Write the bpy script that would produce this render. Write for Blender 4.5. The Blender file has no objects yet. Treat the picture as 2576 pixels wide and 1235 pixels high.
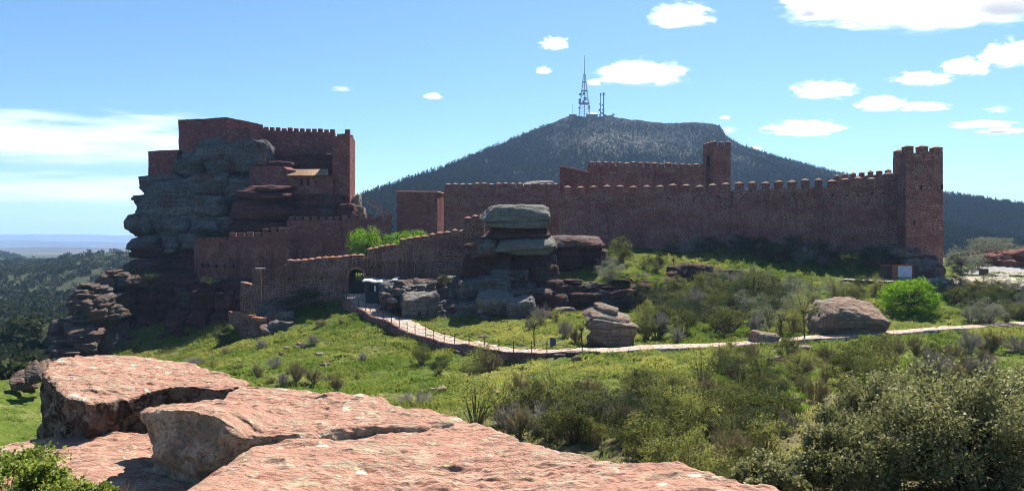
import bpy, math, random
import numpy as np
from mathutils import Vector

random.seed(11)
RNG = np.random.default_rng(11)
FPX, CX, CY = 1983.0, 1288.0, 617.5          # focal length and centre of the picture, in the units the layout was measured in
SUN_EL, SUN_AZ = math.radians(50), math.radians(20)
SC = bpy.context.scene
COL = SC.collection

def P(x, y, D):
    """A sighting (x, y) and a distance D (metres) turned into a place on the site; the eye is at the origin, north is +Y."""
    return np.array([(x - CX) / FPX * D, D, (CY - y) / FPX * D], float)

# ---------------------------------------------------------------- noise
def _hash(ix, iy, iz, seed):
    h = (ix.astype(np.uint32) * np.uint32(374761393) + iy.astype(np.uint32) * np.uint32(668265263)
         + iz.astype(np.uint32) * np.uint32(2246822519) + np.uint32((seed * 3266489917) & 0xffffffff))
    h = (h ^ (h >> np.uint32(13))) * np.uint32(1274126177)
    h = h ^ (h >> np.uint32(16))
    h = h * np.uint32(2654435761)
    h = h ^ (h >> np.uint32(15))
    return h.astype(np.float64) / 2147483647.5 - 1.0

def vnoise(p, seed=0):
    p = np.asarray(p, float)
    f = np.floor(p)
    t = p - f
    t = t * t * t * (t * (t * 6 - 15) + 10)
    i = f.astype(np.int64)
    out = 0
    for dx in (0, 1):
        wx = t[:, 0] if dx else 1 - t[:, 0]
        for dy in (0, 1):
            wy = t[:, 1] if dy else 1 - t[:, 1]
            for dz in (0, 1):
                wz = t[:, 2] if dz else 1 - t[:, 2]
                out = out + wx * wy * wz * _hash(i[:, 0] + dx, i[:, 1] + dy, i[:, 2] + dz, seed)
    return out

def fbm(p, octv=4, seed=0, gain=0.5, lac=2.07):
    p = np.asarray(p, float)
    a, s, out = 1.0, 1.0, 0
    for k in range(octv):
        out = out + a * vnoise(p * s + 17.3 * k, seed + k)
        a *= gain
        s *= lac
    return out

def sstep(a, b, x):
    t = np.clip((x - a) / (b - a), 0, 1)
    return t * t * (3 - 2 * t)

# ---------------------------------------------------------------- objects
def link_mesh(name, V, F, mat, parent=None, smooth=False, uv=None, tint=None):
    """One mesh object. F is an (n, k) array or a list of tuples; uv and tint are per vertex."""
    me = bpy.data.meshes.new(name)
    V = np.asarray(V, np.float32)
    if isinstance(F, np.ndarray):
        n, k = F.shape
        me.vertices.add(len(V)); me.vertices.foreach_set('co', V.ravel())
        me.loops.add(n * k); me.loops.foreach_set('vertex_index', F.astype(np.int32).ravel())
        me.polygons.add(n)
        me.polygons.foreach_set('loop_start', np.arange(0, n * k, k, dtype=np.int32))
        me.polygons.foreach_set('loop_total', np.full(n, k, np.int32))
        me.update(calc_edges=True)
    else:
        me.from_pydata(V.tolist(), [], [tuple(int(i) for i in f) for f in F])
        me.update()
    if smooth:
        me.polygons.foreach_set('use_smooth', np.ones(len(me.polygons), bool))
    if uv is not None:
        li = np.empty(len(me.loops), np.int32); me.loops.foreach_get('vertex_index', li)
        lay = me.uv_layers.new(name='UVMap')
        lay.data.foreach_set('uv', np.asarray(uv, np.float32)[li].ravel())
    if tint is not None:
        at = me.attributes.new('tint', 'FLOAT', 'POINT')
        at.data.foreach_set('value', np.asarray(tint, np.float32))
    if mat is not None:
        me.materials.append(mat)
    o = bpy.data.objects.new(name, me)
    COL.objects.link(o)
    if parent is not None:
        o.parent = parent
    return o

def tag(o, label, cat, group=None):
    o['label'] = label
    o['category'] = cat
    o['kind'] = 'thing'
    if group:
        o['group'] = group
    return o

def kind(o, k):
    o['kind'] = k
    return o

def empty(name, loc=(0, 0, 0), rz=0.0):
    o = bpy.data.objects.new(name, None)
    COL.objects.link(o)
    o.location = loc
    o.rotation_euler = (0, 0, rz)
    o.empty_display_size = 0.2
    return o

def copy_tree(root, loc, rz=0.0, s=1.0):
    r = root.copy(); COL.objects.link(r)
    r.location = loc; r.rotation_euler = (0, 0, rz)
    r.scale = s if isinstance(s, tuple) else (s, s, s)
    for ch in list(root.children):
        c = ch.copy(); COL.objects.link(c); c.parent = r
        for g in list(ch.children):
            d = g.copy(); COL.objects.link(d); d.parent = c
    return r

class MB:
    """Collects vertices and faces of several shapes into one mesh."""
    def __init__(self):
        self.v, self.f, self.uv, self.t, self.n = [], [], [], [], 0
    def add(self, V, F, uv=None, tint=None):
        V = np.asarray(V, float)
        self.v.append(V)
        self.f.extend([tuple(int(i) + self.n for i in q) for q in F])
        self.uv.append(np.zeros((len(V), 2)) if uv is None else np.asarray(uv, float))
        self.t.append(np.zeros(len(V)) if tint is None else np.broadcast_to(tint, (len(V),)))
        self.n += len(V)
        return self
    def box(self, c, s, rz=0.0, uvs=1.0):
        c = np.asarray(c, float); s = np.asarray(s, float) / 2
        ca, sa = math.cos(rz), math.sin(rz)
        for ax in range(3):
            for sg in (-1, 1):
                a, b = [(1, 2), (2, 0), (0, 1)][ax]
                q = []
                for i, j in ((-1, -1), (1, -1), (1, 1), (-1, 1)):
                    p = np.zeros(3); p[ax] = sg * s[ax]; p[a] = i * s[a]; p[b] = j * s[b]
                    q.append(p)
                q = np.array(q)
                if sg < 0:
                    q = q[::-1]
                u = (q[:, 0] + q[:, 1] if ax < 2 else q[:, 0]) * uvs
                w = (q[:, 2] if ax < 2 else q[:, 1]) * uvs
                r = np.column_stack([q[:, 0] * ca - q[:, 1] * sa, q[:, 0] * sa + q[:, 1] * ca, q[:, 2]]) + c
                self.add(r, [(0, 1, 2, 3)], np.column_stack([u, w]))
        return self
    def bar(self, a, b, r0, r1=None, n=5, cap=True):
        a = np.asarray(a, float); b = np.asarray(b, float); r1 = r0 if r1 is None else r1
        d = b - a; L = np.linalg.norm(d); d = d / max(L, 1e-9)
        u = np.cross(d, [0, 0, 1.0] if abs(d[2]) < 0.9 else [1.0, 0, 0]); u /= np.linalg.norm(u); w = np.cross(d, u)
        an = np.arange(n) * 2 * math.pi / n
        ring = np.cos(an)[:, None] * u + np.sin(an)[:, None] * w
        V = np.vstack([a + ring * r0, b + ring * r1])
        F = [(i, (i + 1) % n, n + (i + 1) % n, n + i) for i in range(n)]
        if cap:
            F += [tuple(range(n))[::-1], tuple(range(n, 2 * n))]
        self.add(V, F)
        return self
    def tube(self, pts, r, n=5):
        for a, b in zip(pts[:-1], pts[1:]):
            self.bar(a, b, r, r, n, cap=False)
        return self
    def build(self, name, mat, parent=None, smooth=False):
        return link_mesh(name, np.vstack(self.v), self.f, mat, parent, smooth, np.vstack(self.uv), np.concatenate(self.t))

def grid_quads(nr, nc, wrap=False, flip=False):
    c = np.arange(nc if wrap else nc - 1)
    r = np.arange(nr - 1)
    R, C = np.meshgrid(r, c, indexing='ij')
    C2 = (C + 1) % nc
    q = np.stack([R * nc + C, R * nc + C2, (R + 1) * nc + C2, (R + 1) * nc + C], -1).reshape(-1, 4)
    return q[:, ::-1] if flip else q

# ---------------------------------------------------------------- node materials
class NT:
    def __init__(self, name):
        self.m = bpy.data.materials.new(name)
        self.m.use_nodes = True
        self.t = self.m.node_tree
        self.b = self.t.nodes['Principled BSDF']
        self.out = self.t.nodes['Material Output']
    def n(self, typ, props=None, **ins):
        nd = self.t.nodes.new('ShaderNode' + typ)
        for k, v in (props or {}).items():
            setattr(nd, k, v)
        for k, v in ins.items():
            k2 = k.replace('_', ' ')
            s = None
            if k.startswith('i') and k[1:].isdigit():
                s = nd.inputs[int(k[1:])]
            else:
                for q in nd.inputs:
                    if q.name == k2 and q.enabled:
                        s = q; break
            self.set(s, v)
        return nd
    def set(self, s, v):
        if isinstance(v, bpy.types.NodeSocket):
            self.t.links.new(v, s)
        elif isinstance(v, bpy.types.Node):
            self.t.links.new(v.outputs[0], s)
        elif isinstance(v, tuple) and len(v) == 3 and s.type == 'RGBA':
            s.default_value = (*v, 1)
        else:
            s.default_value = v
    def mix(self, fac, a, b, blend='MIX'):
        nd = self.t.nodes.new('ShaderNodeMix'); nd.data_type = 'RGBA'; nd.blend_type = blend
        self.set(nd.inputs[0], fac); self.set(nd.inputs[6], a); self.set(nd.inputs[7], b)
        return nd.outputs[2]
    def math(self, op, a, b=0.0, c=None):
        nd = self.t.nodes.new('ShaderNodeMath'); nd.operation = op
        self.set(nd.inputs[0], a); self.set(nd.inputs[1], b)
        if c is not None:
            self.set(nd.inputs[2], c)
        return nd.outputs[0]
    def ramp(self, x, a, b, lo=0.0, hi=1.0):
        nd = self.t.nodes.new('ShaderNodeMapRange'); nd.interpolation_type = 'SMOOTHSTEP'
        self.set(nd.inputs[0], x)
        nd.inputs[1].default_value = a; nd.inputs[2].default_value = b
        nd.inputs[3].default_value = lo; nd.inputs[4].default_value = hi
        return nd.outputs[0]
    def noise(self, vec, scale, detail=4, rough=0.55, dist=0.0):
        return self.n('TexNoise', None, Vector=vec, Scale=scale, Detail=detail, Roughness=rough, Distortion=dist)
    def bump(self, h, strength, dist, normal=None):
        nd = self.n('Bump', None, Height=h, Strength=strength, Distance=dist)
        if normal is not None:
            self.set(nd.inputs['Normal'], normal)
        return nd.outputs[0]
    def done(self, color, rough=0.9, normal=None, spec=0.2):
        self.set(self.b.inputs['Base Color'], color)
        self.set(self.b.inputs['Roughness'], rough)
        self.b.inputs['Specular IOR Level'].default_value = spec
        if normal is not None:
            self.set(self.b.inputs['Normal'], normal)
        return self.m

def masonry(name, c1, c2, mortar, sw, sh, mort=1.0, dark=(0.05, 0.02, 0.02), plain_top=0.0):
    t = NT(name)
    uv = t.n('TexCoord').outputs['UV']
    wn = t.noise(uv, 0.85, 4, 0.7)
    wob = t.n('VectorMath', {'operation': 'SCALE'}, i0=t.n('VectorMath', {'operation': 'SUBTRACT'}, i0=wn.outputs['Color'], i1=(0.5, 0.5, 0.5)).outputs[0], Scale=0.75)
    vec = t.n('VectorMath', {'operation': 'ADD'}, i0=uv, i1=wob.outputs[0])
    br = t.n('TexBrick', {'offset': 0.43, 'squash': 0.8, 'squash_frequency': 3}, Vector=vec.outputs[0], Color1=(0, 0, 0), Color2=(1, 1, 1), Mortar=(0.5, 0.5, 0.5), Scale=1.0)
    br.inputs['Brick Width'].default_value = sw; br.inputs['Row Height'].default_value = sh
    br.inputs['Mortar Size'].default_value = 0.055 * sh / 0.4; br.inputs['Mortar Smooth'].default_value = 0.6
    mp = t.n('Mapping', None, Vector=vec.outputs[0], Scale=(1 / sw, 1 / sh, 1))
    v = t.n('TexVoronoi', {'feature': 'F1', 'voronoi_dimensions': '2D'}, Vector=mp.outputs[0], Scale=1.0, Randomness=0.72)
    cell = t.n('SeparateColor', None, Color=v.outputs['Color'])
    bc = t.n('SeparateColor', None, Color=br.outputs['Color'])
    e = t.n('TexVoronoi', {'feature': 'DISTANCE_TO_EDGE', 'voronoi_dimensions': '2D'}, Vector=mp.outputs[0], Scale=1.0, Randomness=0.8)
    rub = t.ramp(t.noise(uv, 0.28, 3, 0.6).outputs[0], 0.46, 0.54)
    jv = t.ramp(e.outputs['Distance'], 0.02, 0.14, 1, 0)
    joint = t.math('ADD', t.math('MULTIPLY', jv, rub), t.math('MULTIPLY', br.outputs['Fac'], t.math('SUBTRACT', 1.0, rub)))
    mpa = t.n('Mapping', None, Vector=uv, Scale=(0.06, 0.34, 1))
    patch = t.ramp(t.math('ADD', t.math('MULTIPLY', t.noise(mpa.outputs[0], 1.0, 4, 0.6, 0.6).outputs[0], 0.6), t.math('MULTIPLY', t.noise(uv, 0.5, 3, 0.6).outputs[0], 0.4)), 0.42, 0.57, 0.25, 1)
    big = t.noise(uv, 0.12, 5, 0.62)
    fine = t.noise(uv, 5.0, 4, 0.6)
    stone = t.mix(t.math('ADD', t.math('MULTIPLY', cell.outputs[0], 0.5), t.math('MULTIPLY', bc.outputs[0], 0.5)), c1, c2)
    stone = t.mix(t.ramp(cell.outputs[1], 0.72, 1.0, 0, 0.7), stone, (0.30, 0.19, 0.14))
    stone = t.mix(t.math('MULTIPLY', joint, t.math('MULTIPLY', patch, mort)), stone, mortar)
    mst = t.n('Mapping', None, Vector=uv, Scale=(0.9, 0.10, 1))
    streak = t.noise(mst.outputs[0], 1.0, 4, 0.6)
    stone = t.mix(t.ramp(big.outputs[0], 0.48, 0.74, 0, 0.55), stone, dark)
    stone = t.mix(t.ramp(streak.outputs[0], 0.52, 0.72, 0, 0.45), stone, dark)
    stone = t.mix(t.ramp(t.noise(uv, 0.31, 5, 0.65).outputs[0], 0.52, 0.66, 0, 0.6), stone, (0.36, 0.18, 0.145))
    stone = t.mix(t.ramp(fine.outputs[0], 0.3, 0.75, 0, 0.45), stone, t.mix(0.5, stone, (0.02, 0.015, 0.015)))
    h = t.math('ADD', t.math('SUBTRACT', 1.0, joint), t.math('MULTIPLY', fine.outputs[0], 0.8))
    return t.done(stone, 0.93, t.bump(h, 0.8, 0.12), 0.1)

def rock(name, red, grey, amount=0.5, dark=(0.06, 0.035, 0.03), scale=1.0, strata=0.3, bump=1.0, spots=0.0, bd=0.3, crack=(1.0, 1.0)):
    t = NT(name)
    oc = t.n('TexCoord').outputs['Object']
    n1 = t.noise(oc, 0.22 * scale, 6, 0.62, 0.8)
    n2 = t.noise(oc, 1.4 * scale, 6, 0.65)
    n3 = t.noise(oc, 7.0 * scale, 4, 0.6)
    mp = t.n('Mapping', None, Vector=oc, Scale=(0.08 * scale, 0.08 * scale, 1.6 * scale))
    n4 = t.noise(mp.outputs[0], 1.0, 4, 0.6, 0.3)
    s = t.math('ADD', t.math('MULTIPLY', n1.outputs[0], 0.6), t.math('MULTIPLY', n2.outputs[0], 0.4))
    c = t.mix(t.ramp(s, 0.62 - 0.28 * amount, 0.74 - 0.36 * amount, 0, 1), red, grey)
    c = t.mix(t.ramp(n4.outputs[0], 0.50, 0.68, 0, strata), c, dark)
    c = t.mix(t.ramp(n2.outputs[0], 0.55, 0.72, 0, 0.75), c, dark)
    c = t.mix(t.ramp(n3.outputs[0], 0.5, 0.8, 0, 0.5), c, t.mix(0.5, c, (0.42, 0.36, 0.30)))
    if spots:
        vo = t.n('TexVoronoi', None, Vector=oc, Scale=2.6 * scale, Randomness=1.0)
        c = t.mix(t.math('MULTIPLY', t.ramp(vo.outputs['Distance'], 0.20, 0.28, 1, 0), t.ramp(n2.outputs[0], 0.48, 0.55, 0, spots)), c, (0.55, 0.50, 0.40))
    mv = t.n('Mapping', None, Vector=oc, Scale=(0.9 * scale * crack[0], 0.9 * scale * crack[0], 0.14 * scale))
    n5 = t.noise(mv.outputs[0], 1.0, 3, 0.6, 1.2)
    ck = t.ramp(t.math('ABSOLUTE', t.math('SUBTRACT', n5.outputs[0], 0.5)), 0.0, 0.035, 1, 0)
    bed = t.ramp(t.math('ABSOLUTE', t.math('SUBTRACT', n4.outputs[0], 0.5)), 0.0, 0.03, 1, 0)
    gr = t.math('MAXIMUM', t.math('MULTIPLY', ck, 0.6 * crack[1]), t.math('MULTIPLY', bed, 0.8))
    c = t.mix(t.math('MULTIPLY', gr, 0.55), c, dark)
    h = t.math('ADD', t.math('MULTIPLY', n2.outputs[0], 1.0), t.math('ADD', t.math('MULTIPLY', n3.outputs[0], 0.55), t.math('MULTIPLY', n4.outputs[0], 0.8)))
    h = t.math('SUBTRACT', h, t.math('MULTIPLY', gr, 0.6))
    return t.done(c, 0.95, t.bump(h, bump, bd), 0.1)

def foliage(name, a, b, trans=0.45, gloss=0.0, trans_col=None):
    """Leaves: diffuse and translucent, the hue drifting from leaf to leaf and from bush to bush."""
    t = NT(name)
    at = t.n('Attribute', {'attribute_name': 'tint'})
    oi = t.n('ObjectInfo')
    k = t.math('ADD', t.math('MULTIPLY', at.outputs['Fac'], 0.75), t.math('MULTIPLY', oi.outputs['Random'], 0.3))
    c = t.mix(k, a, b)
    d = t.n('BsdfDiffuse', None, Color=c)
    tr = t.n('BsdfTranslucent', None, Color=t.mix(0.35, c, trans_col) if trans_col else c)
    sh = t.n('MixShader', None, i0=trans, i1=d.outputs[0], i2=tr.outputs[0])
    if gloss:
        g = t.n('BsdfGlossy', None, Color=(0.9, 0.95, 0.9), Roughness=0.55)
        sh = t.n('MixShader', None, i0=gloss, i1=sh.outputs[0], i2=g.outputs[0])
    t.t.links.new(sh.outputs[0], t.out.inputs['Surface'])
    return t.m

def plain(name, c, rough=0.7, metal=0.0, var=0.25, scale=3.0, spec=0.3):
    t = NT(name)
    oc = t.n('TexCoord').outputs['Object']
    n = t.noise(oc, scale, 5, 0.6)
    col = t.mix(t.ramp(n.outputs[0], 0.35, 0.7, 0, var), c, tuple(x * 0.35 for x in c))
    t.b.inputs['Metallic'].default_value = metal
    return t.done(col, rough, t.bump(n.outputs[0], 0.3, 0.02), spec)

# ---------------------------------------------------------------- the materials of the place
M = {}
RED1, RED2 = (0.31, 0.112, 0.095), (0.150, 0.054, 0.052)
M['wall'] = masonry('red sandstone rubble masonry', RED1, RED2, (0.54, 0.35, 0.29), 0.50, 0.32, 0.85)
M['wall_big'] = masonry('large red rubble masonry', RED1, RED2, (0.56, 0.37, 0.31), 0.62, 0.38, 0.95)
M['wall_fine'] = masonry('fine red masonry', (0.29, 0.102, 0.088), (0.155, 0.053, 0.051), (0.40, 0.22, 0.18), 0.5, 0.32, 0.5)
M['wall_gate'] = masonry('brown rubble masonry', (0.235, 0.098, 0.078), (0.125, 0.054, 0.047), (0.56, 0.39, 0.32), 0.56, 0.36, 0.95)
M['plaster'] = masonry('smooth ashlar', (0.30, 0.105, 0.092), (0.20, 0.068, 0.064), (0.34, 0.15, 0.13), 0.7, 0.35, 0.35)
M['cap'] = plain('weathered capstone', (0.37, 0.215, 0.155), 0.9, 0, 0.5, 2.5, 0.1)
M['cap_red'] = plain('red capstone', (0.40, 0.18, 0.12), 0.9, 0, 0.5, 2.5, 0.1)
M['rock_keep'] = rock('grey weathered sandstone', (0.145, 0.088, 0.074), (0.165, 0.160, 0.158), 0.72, (0.022, 0.017, 0.018), 0.8, 0.4, 1.0)
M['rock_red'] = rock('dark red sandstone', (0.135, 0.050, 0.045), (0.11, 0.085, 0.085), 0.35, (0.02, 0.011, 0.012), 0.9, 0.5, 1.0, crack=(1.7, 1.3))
M['rock_mid'] = rock('grey and red sandstone', (0.165, 0.082, 0.064), (0.185, 0.175, 0.158), 0.6, (0.02, 0.014, 0.014), 1.0, 0.4, 1.0)
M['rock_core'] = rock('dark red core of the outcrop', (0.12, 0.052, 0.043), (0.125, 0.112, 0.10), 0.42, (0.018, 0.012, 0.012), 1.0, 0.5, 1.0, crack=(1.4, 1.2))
M['rock_pale'] = rock('pale lichen sandstone', (0.20, 0.165, 0.135), (0.225, 0.215, 0.185), 0.7, (0.07, 0.06, 0.055), 1.2, 0.2, 0.8)
M['rock_boulder'] = rock('brown sandstone boulder', (0.34, 0.225, 0.16), (0.30, 0.25, 0.195), 0.5, (0.14, 0.095, 0.07), 1.2, 0.35, 1.0)
M['rock_tan'] = rock('tan layered sandstone', (0.33, 0.235, 0.165), (0.29, 0.255, 0.21), 0.5, (0.09, 0.065, 0.05), 1.4, 0.5, 1.0)
M['rock_cliff'] = rock('grey rounded cliff boulder', (0.19, 0.145, 0.12), (0.235, 0.22, 0.195), 0.65, (0.07, 0.055, 0.045), 1.1, 0.3, 1.0)
M['rock_ledge'] = rock('brown ledge sandstone', (0.20, 0.125, 0.09), (0.135, 0.12, 0.105), 0.5, (0.035, 0.024, 0.021), 1.2, 0.3, 0.9)  # brown and grey sandstone colour of the crag, slabs and steps
M['metal'] = plain('grey painted steel', (0.16, 0.17, 0.19), 0.5, 0.3)
M['iron'] = plain('black iron', (0.03, 0.03, 0.033), 0.6, 0.5)
M['rope'] = plain('dark rope', (0.06, 0.05, 0.04), 0.9)
M['kiosk'] = plain('dark blue grey boards', (0.035, 0.04, 0.055), 0.7, 0, 0.3, 1.5)
M['kiosk_roof'] = plain('pale sheet roof', (0.75, 0.75, 0.73), 0.6, 0, 0.1, 1.0)
M['wood'] = plain('dark wood', (0.07, 0.045, 0.035), 0.8, 0, 0.5, 4.0)
M['wood_pale'] = plain('grey weathered wood', (0.22, 0.18, 0.14), 0.85, 0, 0.4, 4.0)
M['black'] = plain('dark recess', (0.012, 0.012, 0.014), 0.9, 0, 0.1)
M['white'] = plain('white paint', (0.75, 0.75, 0.74), 0.6, 0, 0.1)
M['terracotta'] = plain('rust brown panel', (0.30, 0.10, 0.055), 0.75, 0, 0.25, 2.0)
M['bluebin'] = plain('blue plastic', (0.03, 0.06, 0.12), 0.5, 0, 0.1)

def tiles_mat():
    t = NT('clay roof tiles')
    uv = t.n('TexCoord').outputs['UV']
    w = t.n('TexWave', {'wave_type': 'BANDS', 'bands_direction': 'X'}, Vector=uv, Scale=0.8, Distortion=0.6)
    n = t.noise(uv, 2.5, 4)
    c = t.mix(n.outputs[0], (0.52, 0.33, 0.20), (0.66, 0.47, 0.30))
    c = t.mix(t.ramp(w.outputs[0], 0.0, 0.45, 0.55, 0), c, (0.20, 0.11, 0.07))
    return t.done(c, 0.9, t.bump(w.outputs[0], 0.8, 0.1))
M['tiles'] = tiles_mat()

def ground_mat():
    t = NT('meadow grass and earth')
    oc = t.n('TexCoord').outputs['Object']
    mp = t.n('Mapping', None, Vector=oc, Scale=(1.0, 1.0, 0.2))
    a = t.noise(mp.outputs[0], 0.10, 5, 0.6, 0.6)
    b = t.noise(mp.outputs[0], 0.75, 6, 0.65, 0.8)
    f = t.noise(mp.outputs[0], 5.0, 4, 0.6)
    green = t.mix(f.outputs[0], (0.040, 0.072, 0.010), (0.120, 0.155, 0.024))
    straw = t.mix(f.outputs[0], (0.13, 0.125, 0.04), (0.29, 0.25, 0.095))
    k = t.math('ADD', t.math('MULTIPLY', a.outputs[0], 0.55), t.math('MULTIPLY', b.outputs[0], 0.45))
    c = t.mix(t.ramp(k, 0.48, 0.64, 0, 0.8), green, straw)
    c = t.mix(t.ramp(b.outputs[0], 0.62, 0.74, 0, 0.8), c, (0.11, 0.075, 0.045))
    xyz = t.n('SeparateXYZ', None, Vector=oc)
    far = t.math('MAXIMUM', t.ramp(xyz.outputs[1], 125, 190), t.math('MULTIPLY', t.ramp(xyz.outputs[1], 44, 60), t.ramp(t.math('ADD', t.math('MULTIPLY', xyz.outputs[1], 0.50), xyz.outputs[0]), 0.0, -5.0)))
    scrub = t.mix(t.noise(oc, 0.06, 6, 0.7).outputs[0], (0.022, 0.032, 0.014), (0.065, 0.070, 0.036))
    c = t.mix(far, c, scrub)
    mf = t.n('Mapping', None, Vector=oc, Scale=(0.0022, 0.0006, 0.0))
    vf = t.n('TexVoronoi', None, Vector=mf.outputs[0], Scale=1.0)
    cell = t.n('SeparateColor', None, Color=vf.outputs['Color'])
    fields = t.mix(t.ramp(cell.outputs[0], 0.35, 0.6), (0.09, 0.095, 0.05), (0.40, 0.32, 0.22))
    c = t.mix(t.ramp(xyz.outputs[1], 1800, 2300), c, fields)
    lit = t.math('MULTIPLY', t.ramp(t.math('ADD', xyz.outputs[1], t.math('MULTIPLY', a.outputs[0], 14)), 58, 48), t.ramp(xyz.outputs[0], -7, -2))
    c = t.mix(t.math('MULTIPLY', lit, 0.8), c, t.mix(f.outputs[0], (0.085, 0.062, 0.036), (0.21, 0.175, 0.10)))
    h = t.math('ADD', b.outputs[0], t.math('MULTIPLY', f.outputs[0], 0.5))
    return t.done(c, 0.95, t.bump(h, 0.9, 0.35), 0.05)
M['ground'] = ground_mat()

def mountain_mat():
    t = NT('mountain scrub')
    oc = t.n('TexCoord').outputs['Object']
    a = t.noise(oc, 0.012, 7, 0.66, 1.0)
    b = t.noise(oc, 0.09, 6, 0.7)
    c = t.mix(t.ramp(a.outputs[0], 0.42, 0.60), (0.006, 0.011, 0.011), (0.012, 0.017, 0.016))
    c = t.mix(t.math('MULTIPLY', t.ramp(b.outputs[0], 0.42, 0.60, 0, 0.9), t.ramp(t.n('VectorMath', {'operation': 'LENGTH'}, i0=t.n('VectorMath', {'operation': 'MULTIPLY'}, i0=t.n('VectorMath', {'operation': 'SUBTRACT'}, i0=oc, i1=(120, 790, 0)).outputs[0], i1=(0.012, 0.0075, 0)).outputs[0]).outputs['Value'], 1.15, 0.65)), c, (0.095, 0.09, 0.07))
    return t.done(c, 0.95, t.bump(b.outputs[0], 1.0, 4.0), 0.05)
M['mountain'] = mountain_mat()

M['hills'] = plain('pale scrubby hills', (0.10, 0.095, 0.08), 0.95, 0, 0.8, 0.004, 0.05)

def paving_mat(name, c1, c2, joint, sx, sy):
    t = NT(name)
    uv = t.n('TexCoord').outputs['UV']
    wn = t.noise(uv, 1.1, 2)
    wob = t.n('VectorMath', {'operation': 'SCALE'}, i0=wn.outputs['Color'], Scale=0.25)
    mp = t.n('Mapping', None, Vector=t.n('VectorMath', {'operation': 'ADD'}, i0=uv, i1=wob.outputs[0]).outputs[0], Scale=(1 / sx, 1 / sy, 1))
    e = t.n('TexVoronoi', {'feature': 'DISTANCE_TO_EDGE', 'voronoi_dimensions': '2D'}, Vector=mp.outputs[0], Scale=1.0, Randomness=0.8)
    v = t.n('TexVoronoi', {'voronoi_dimensions': '2D'}, Vector=mp.outputs[0], Scale=1.0, Randomness=0.8)
    cell = t.n('SeparateColor', None, Color=v.outputs['Color'])
    n = t.noise(uv, 0.9, 5, 0.65)
    c = t.mix(cell.outputs[0], c1, c2)
    c = t.mix(t.ramp(e.outputs['Distance'], 0.03, 0.11, 0.85, 0), c, joint)
    c = t.mix(t.ramp(n.outputs[0], 0.5, 0.75, 0, 0.45), c, joint)
    h = t.math('ADD', t.ramp(e.outputs['Distance'], 0.0, 0.12), t.math('MULTIPLY', n.outputs[0], 0.5))
    return t.done(c, 0.9, t.bump(h, 0.7, 0.05), 0.15)
M['paving'] = paving_mat('sandstone flag paving', (0.40, 0.28, 0.215), (0.52, 0.40, 0.315), (0.15, 0.085, 0.06), 0.9, 0.55)
M['carpark'] = paving_mat('pale gravelled asphalt', (0.26, 0.25, 0.245), (0.31, 0.295, 0.28), (0.18, 0.15, 0.135), 3.0, 2.0)
M['terrace'] = paving_mat('buff flagstones', (0.40, 0.335, 0.26), (0.48, 0.41, 0.325), (0.22, 0.17, 0.125), 1.2, 0.9)

M['leaf_oak'] = foliage('holm oak leaves', (0.045, 0.052, 0.012), (0.38, 0.365, 0.15), 0.34, 0.022)
M['leaf_shrub'] = foliage('olive shrub leaves', (0.050, 0.064, 0.016), (0.165, 0.170, 0.055), 0.45)
M['leaf_dark'] = foliage('dark evergreen leaves', (0.028, 0.042, 0.018), (0.105, 0.120, 0.055), 0.35)
M['leaf_lime'] = foliage('fresh lime leaves', (0.075, 0.165, 0.010), (0.20, 0.32, 0.03), 0.52, 0.0, (0.30, 0.55, 0.02))
M['leaf_pale'] = foliage('budding yellow green leaves', (0.15, 0.17, 0.035), (0.33, 0.33, 0.09), 0.5, 0.0)
M['leaf_silver'] = foliage('grey green leaves', (0.12, 0.135, 0.085), (0.30, 0.31, 0.21), 0.35)
M['twig_brown'] = foliage('brown bare twigs', (0.20, 0.15, 0.08), (0.42, 0.34, 0.20), 0.25)
M['twig_grey'] = foliage('grey bare twigs', (0.24, 0.21, 0.18), (0.48, 0.43, 0.36), 0.2)
M['bark'] = plain('bark', (0.075, 0.055, 0.042), 0.95, 0, 0.5, 6.0, 0.05)
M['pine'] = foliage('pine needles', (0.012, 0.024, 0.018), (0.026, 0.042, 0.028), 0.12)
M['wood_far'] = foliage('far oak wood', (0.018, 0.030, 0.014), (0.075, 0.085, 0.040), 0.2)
M['grass'] = foliage('grass blades', (0.042, 0.118, 0.006), (0.34, 0.32, 0.08), 0.54, 0.0)

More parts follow.
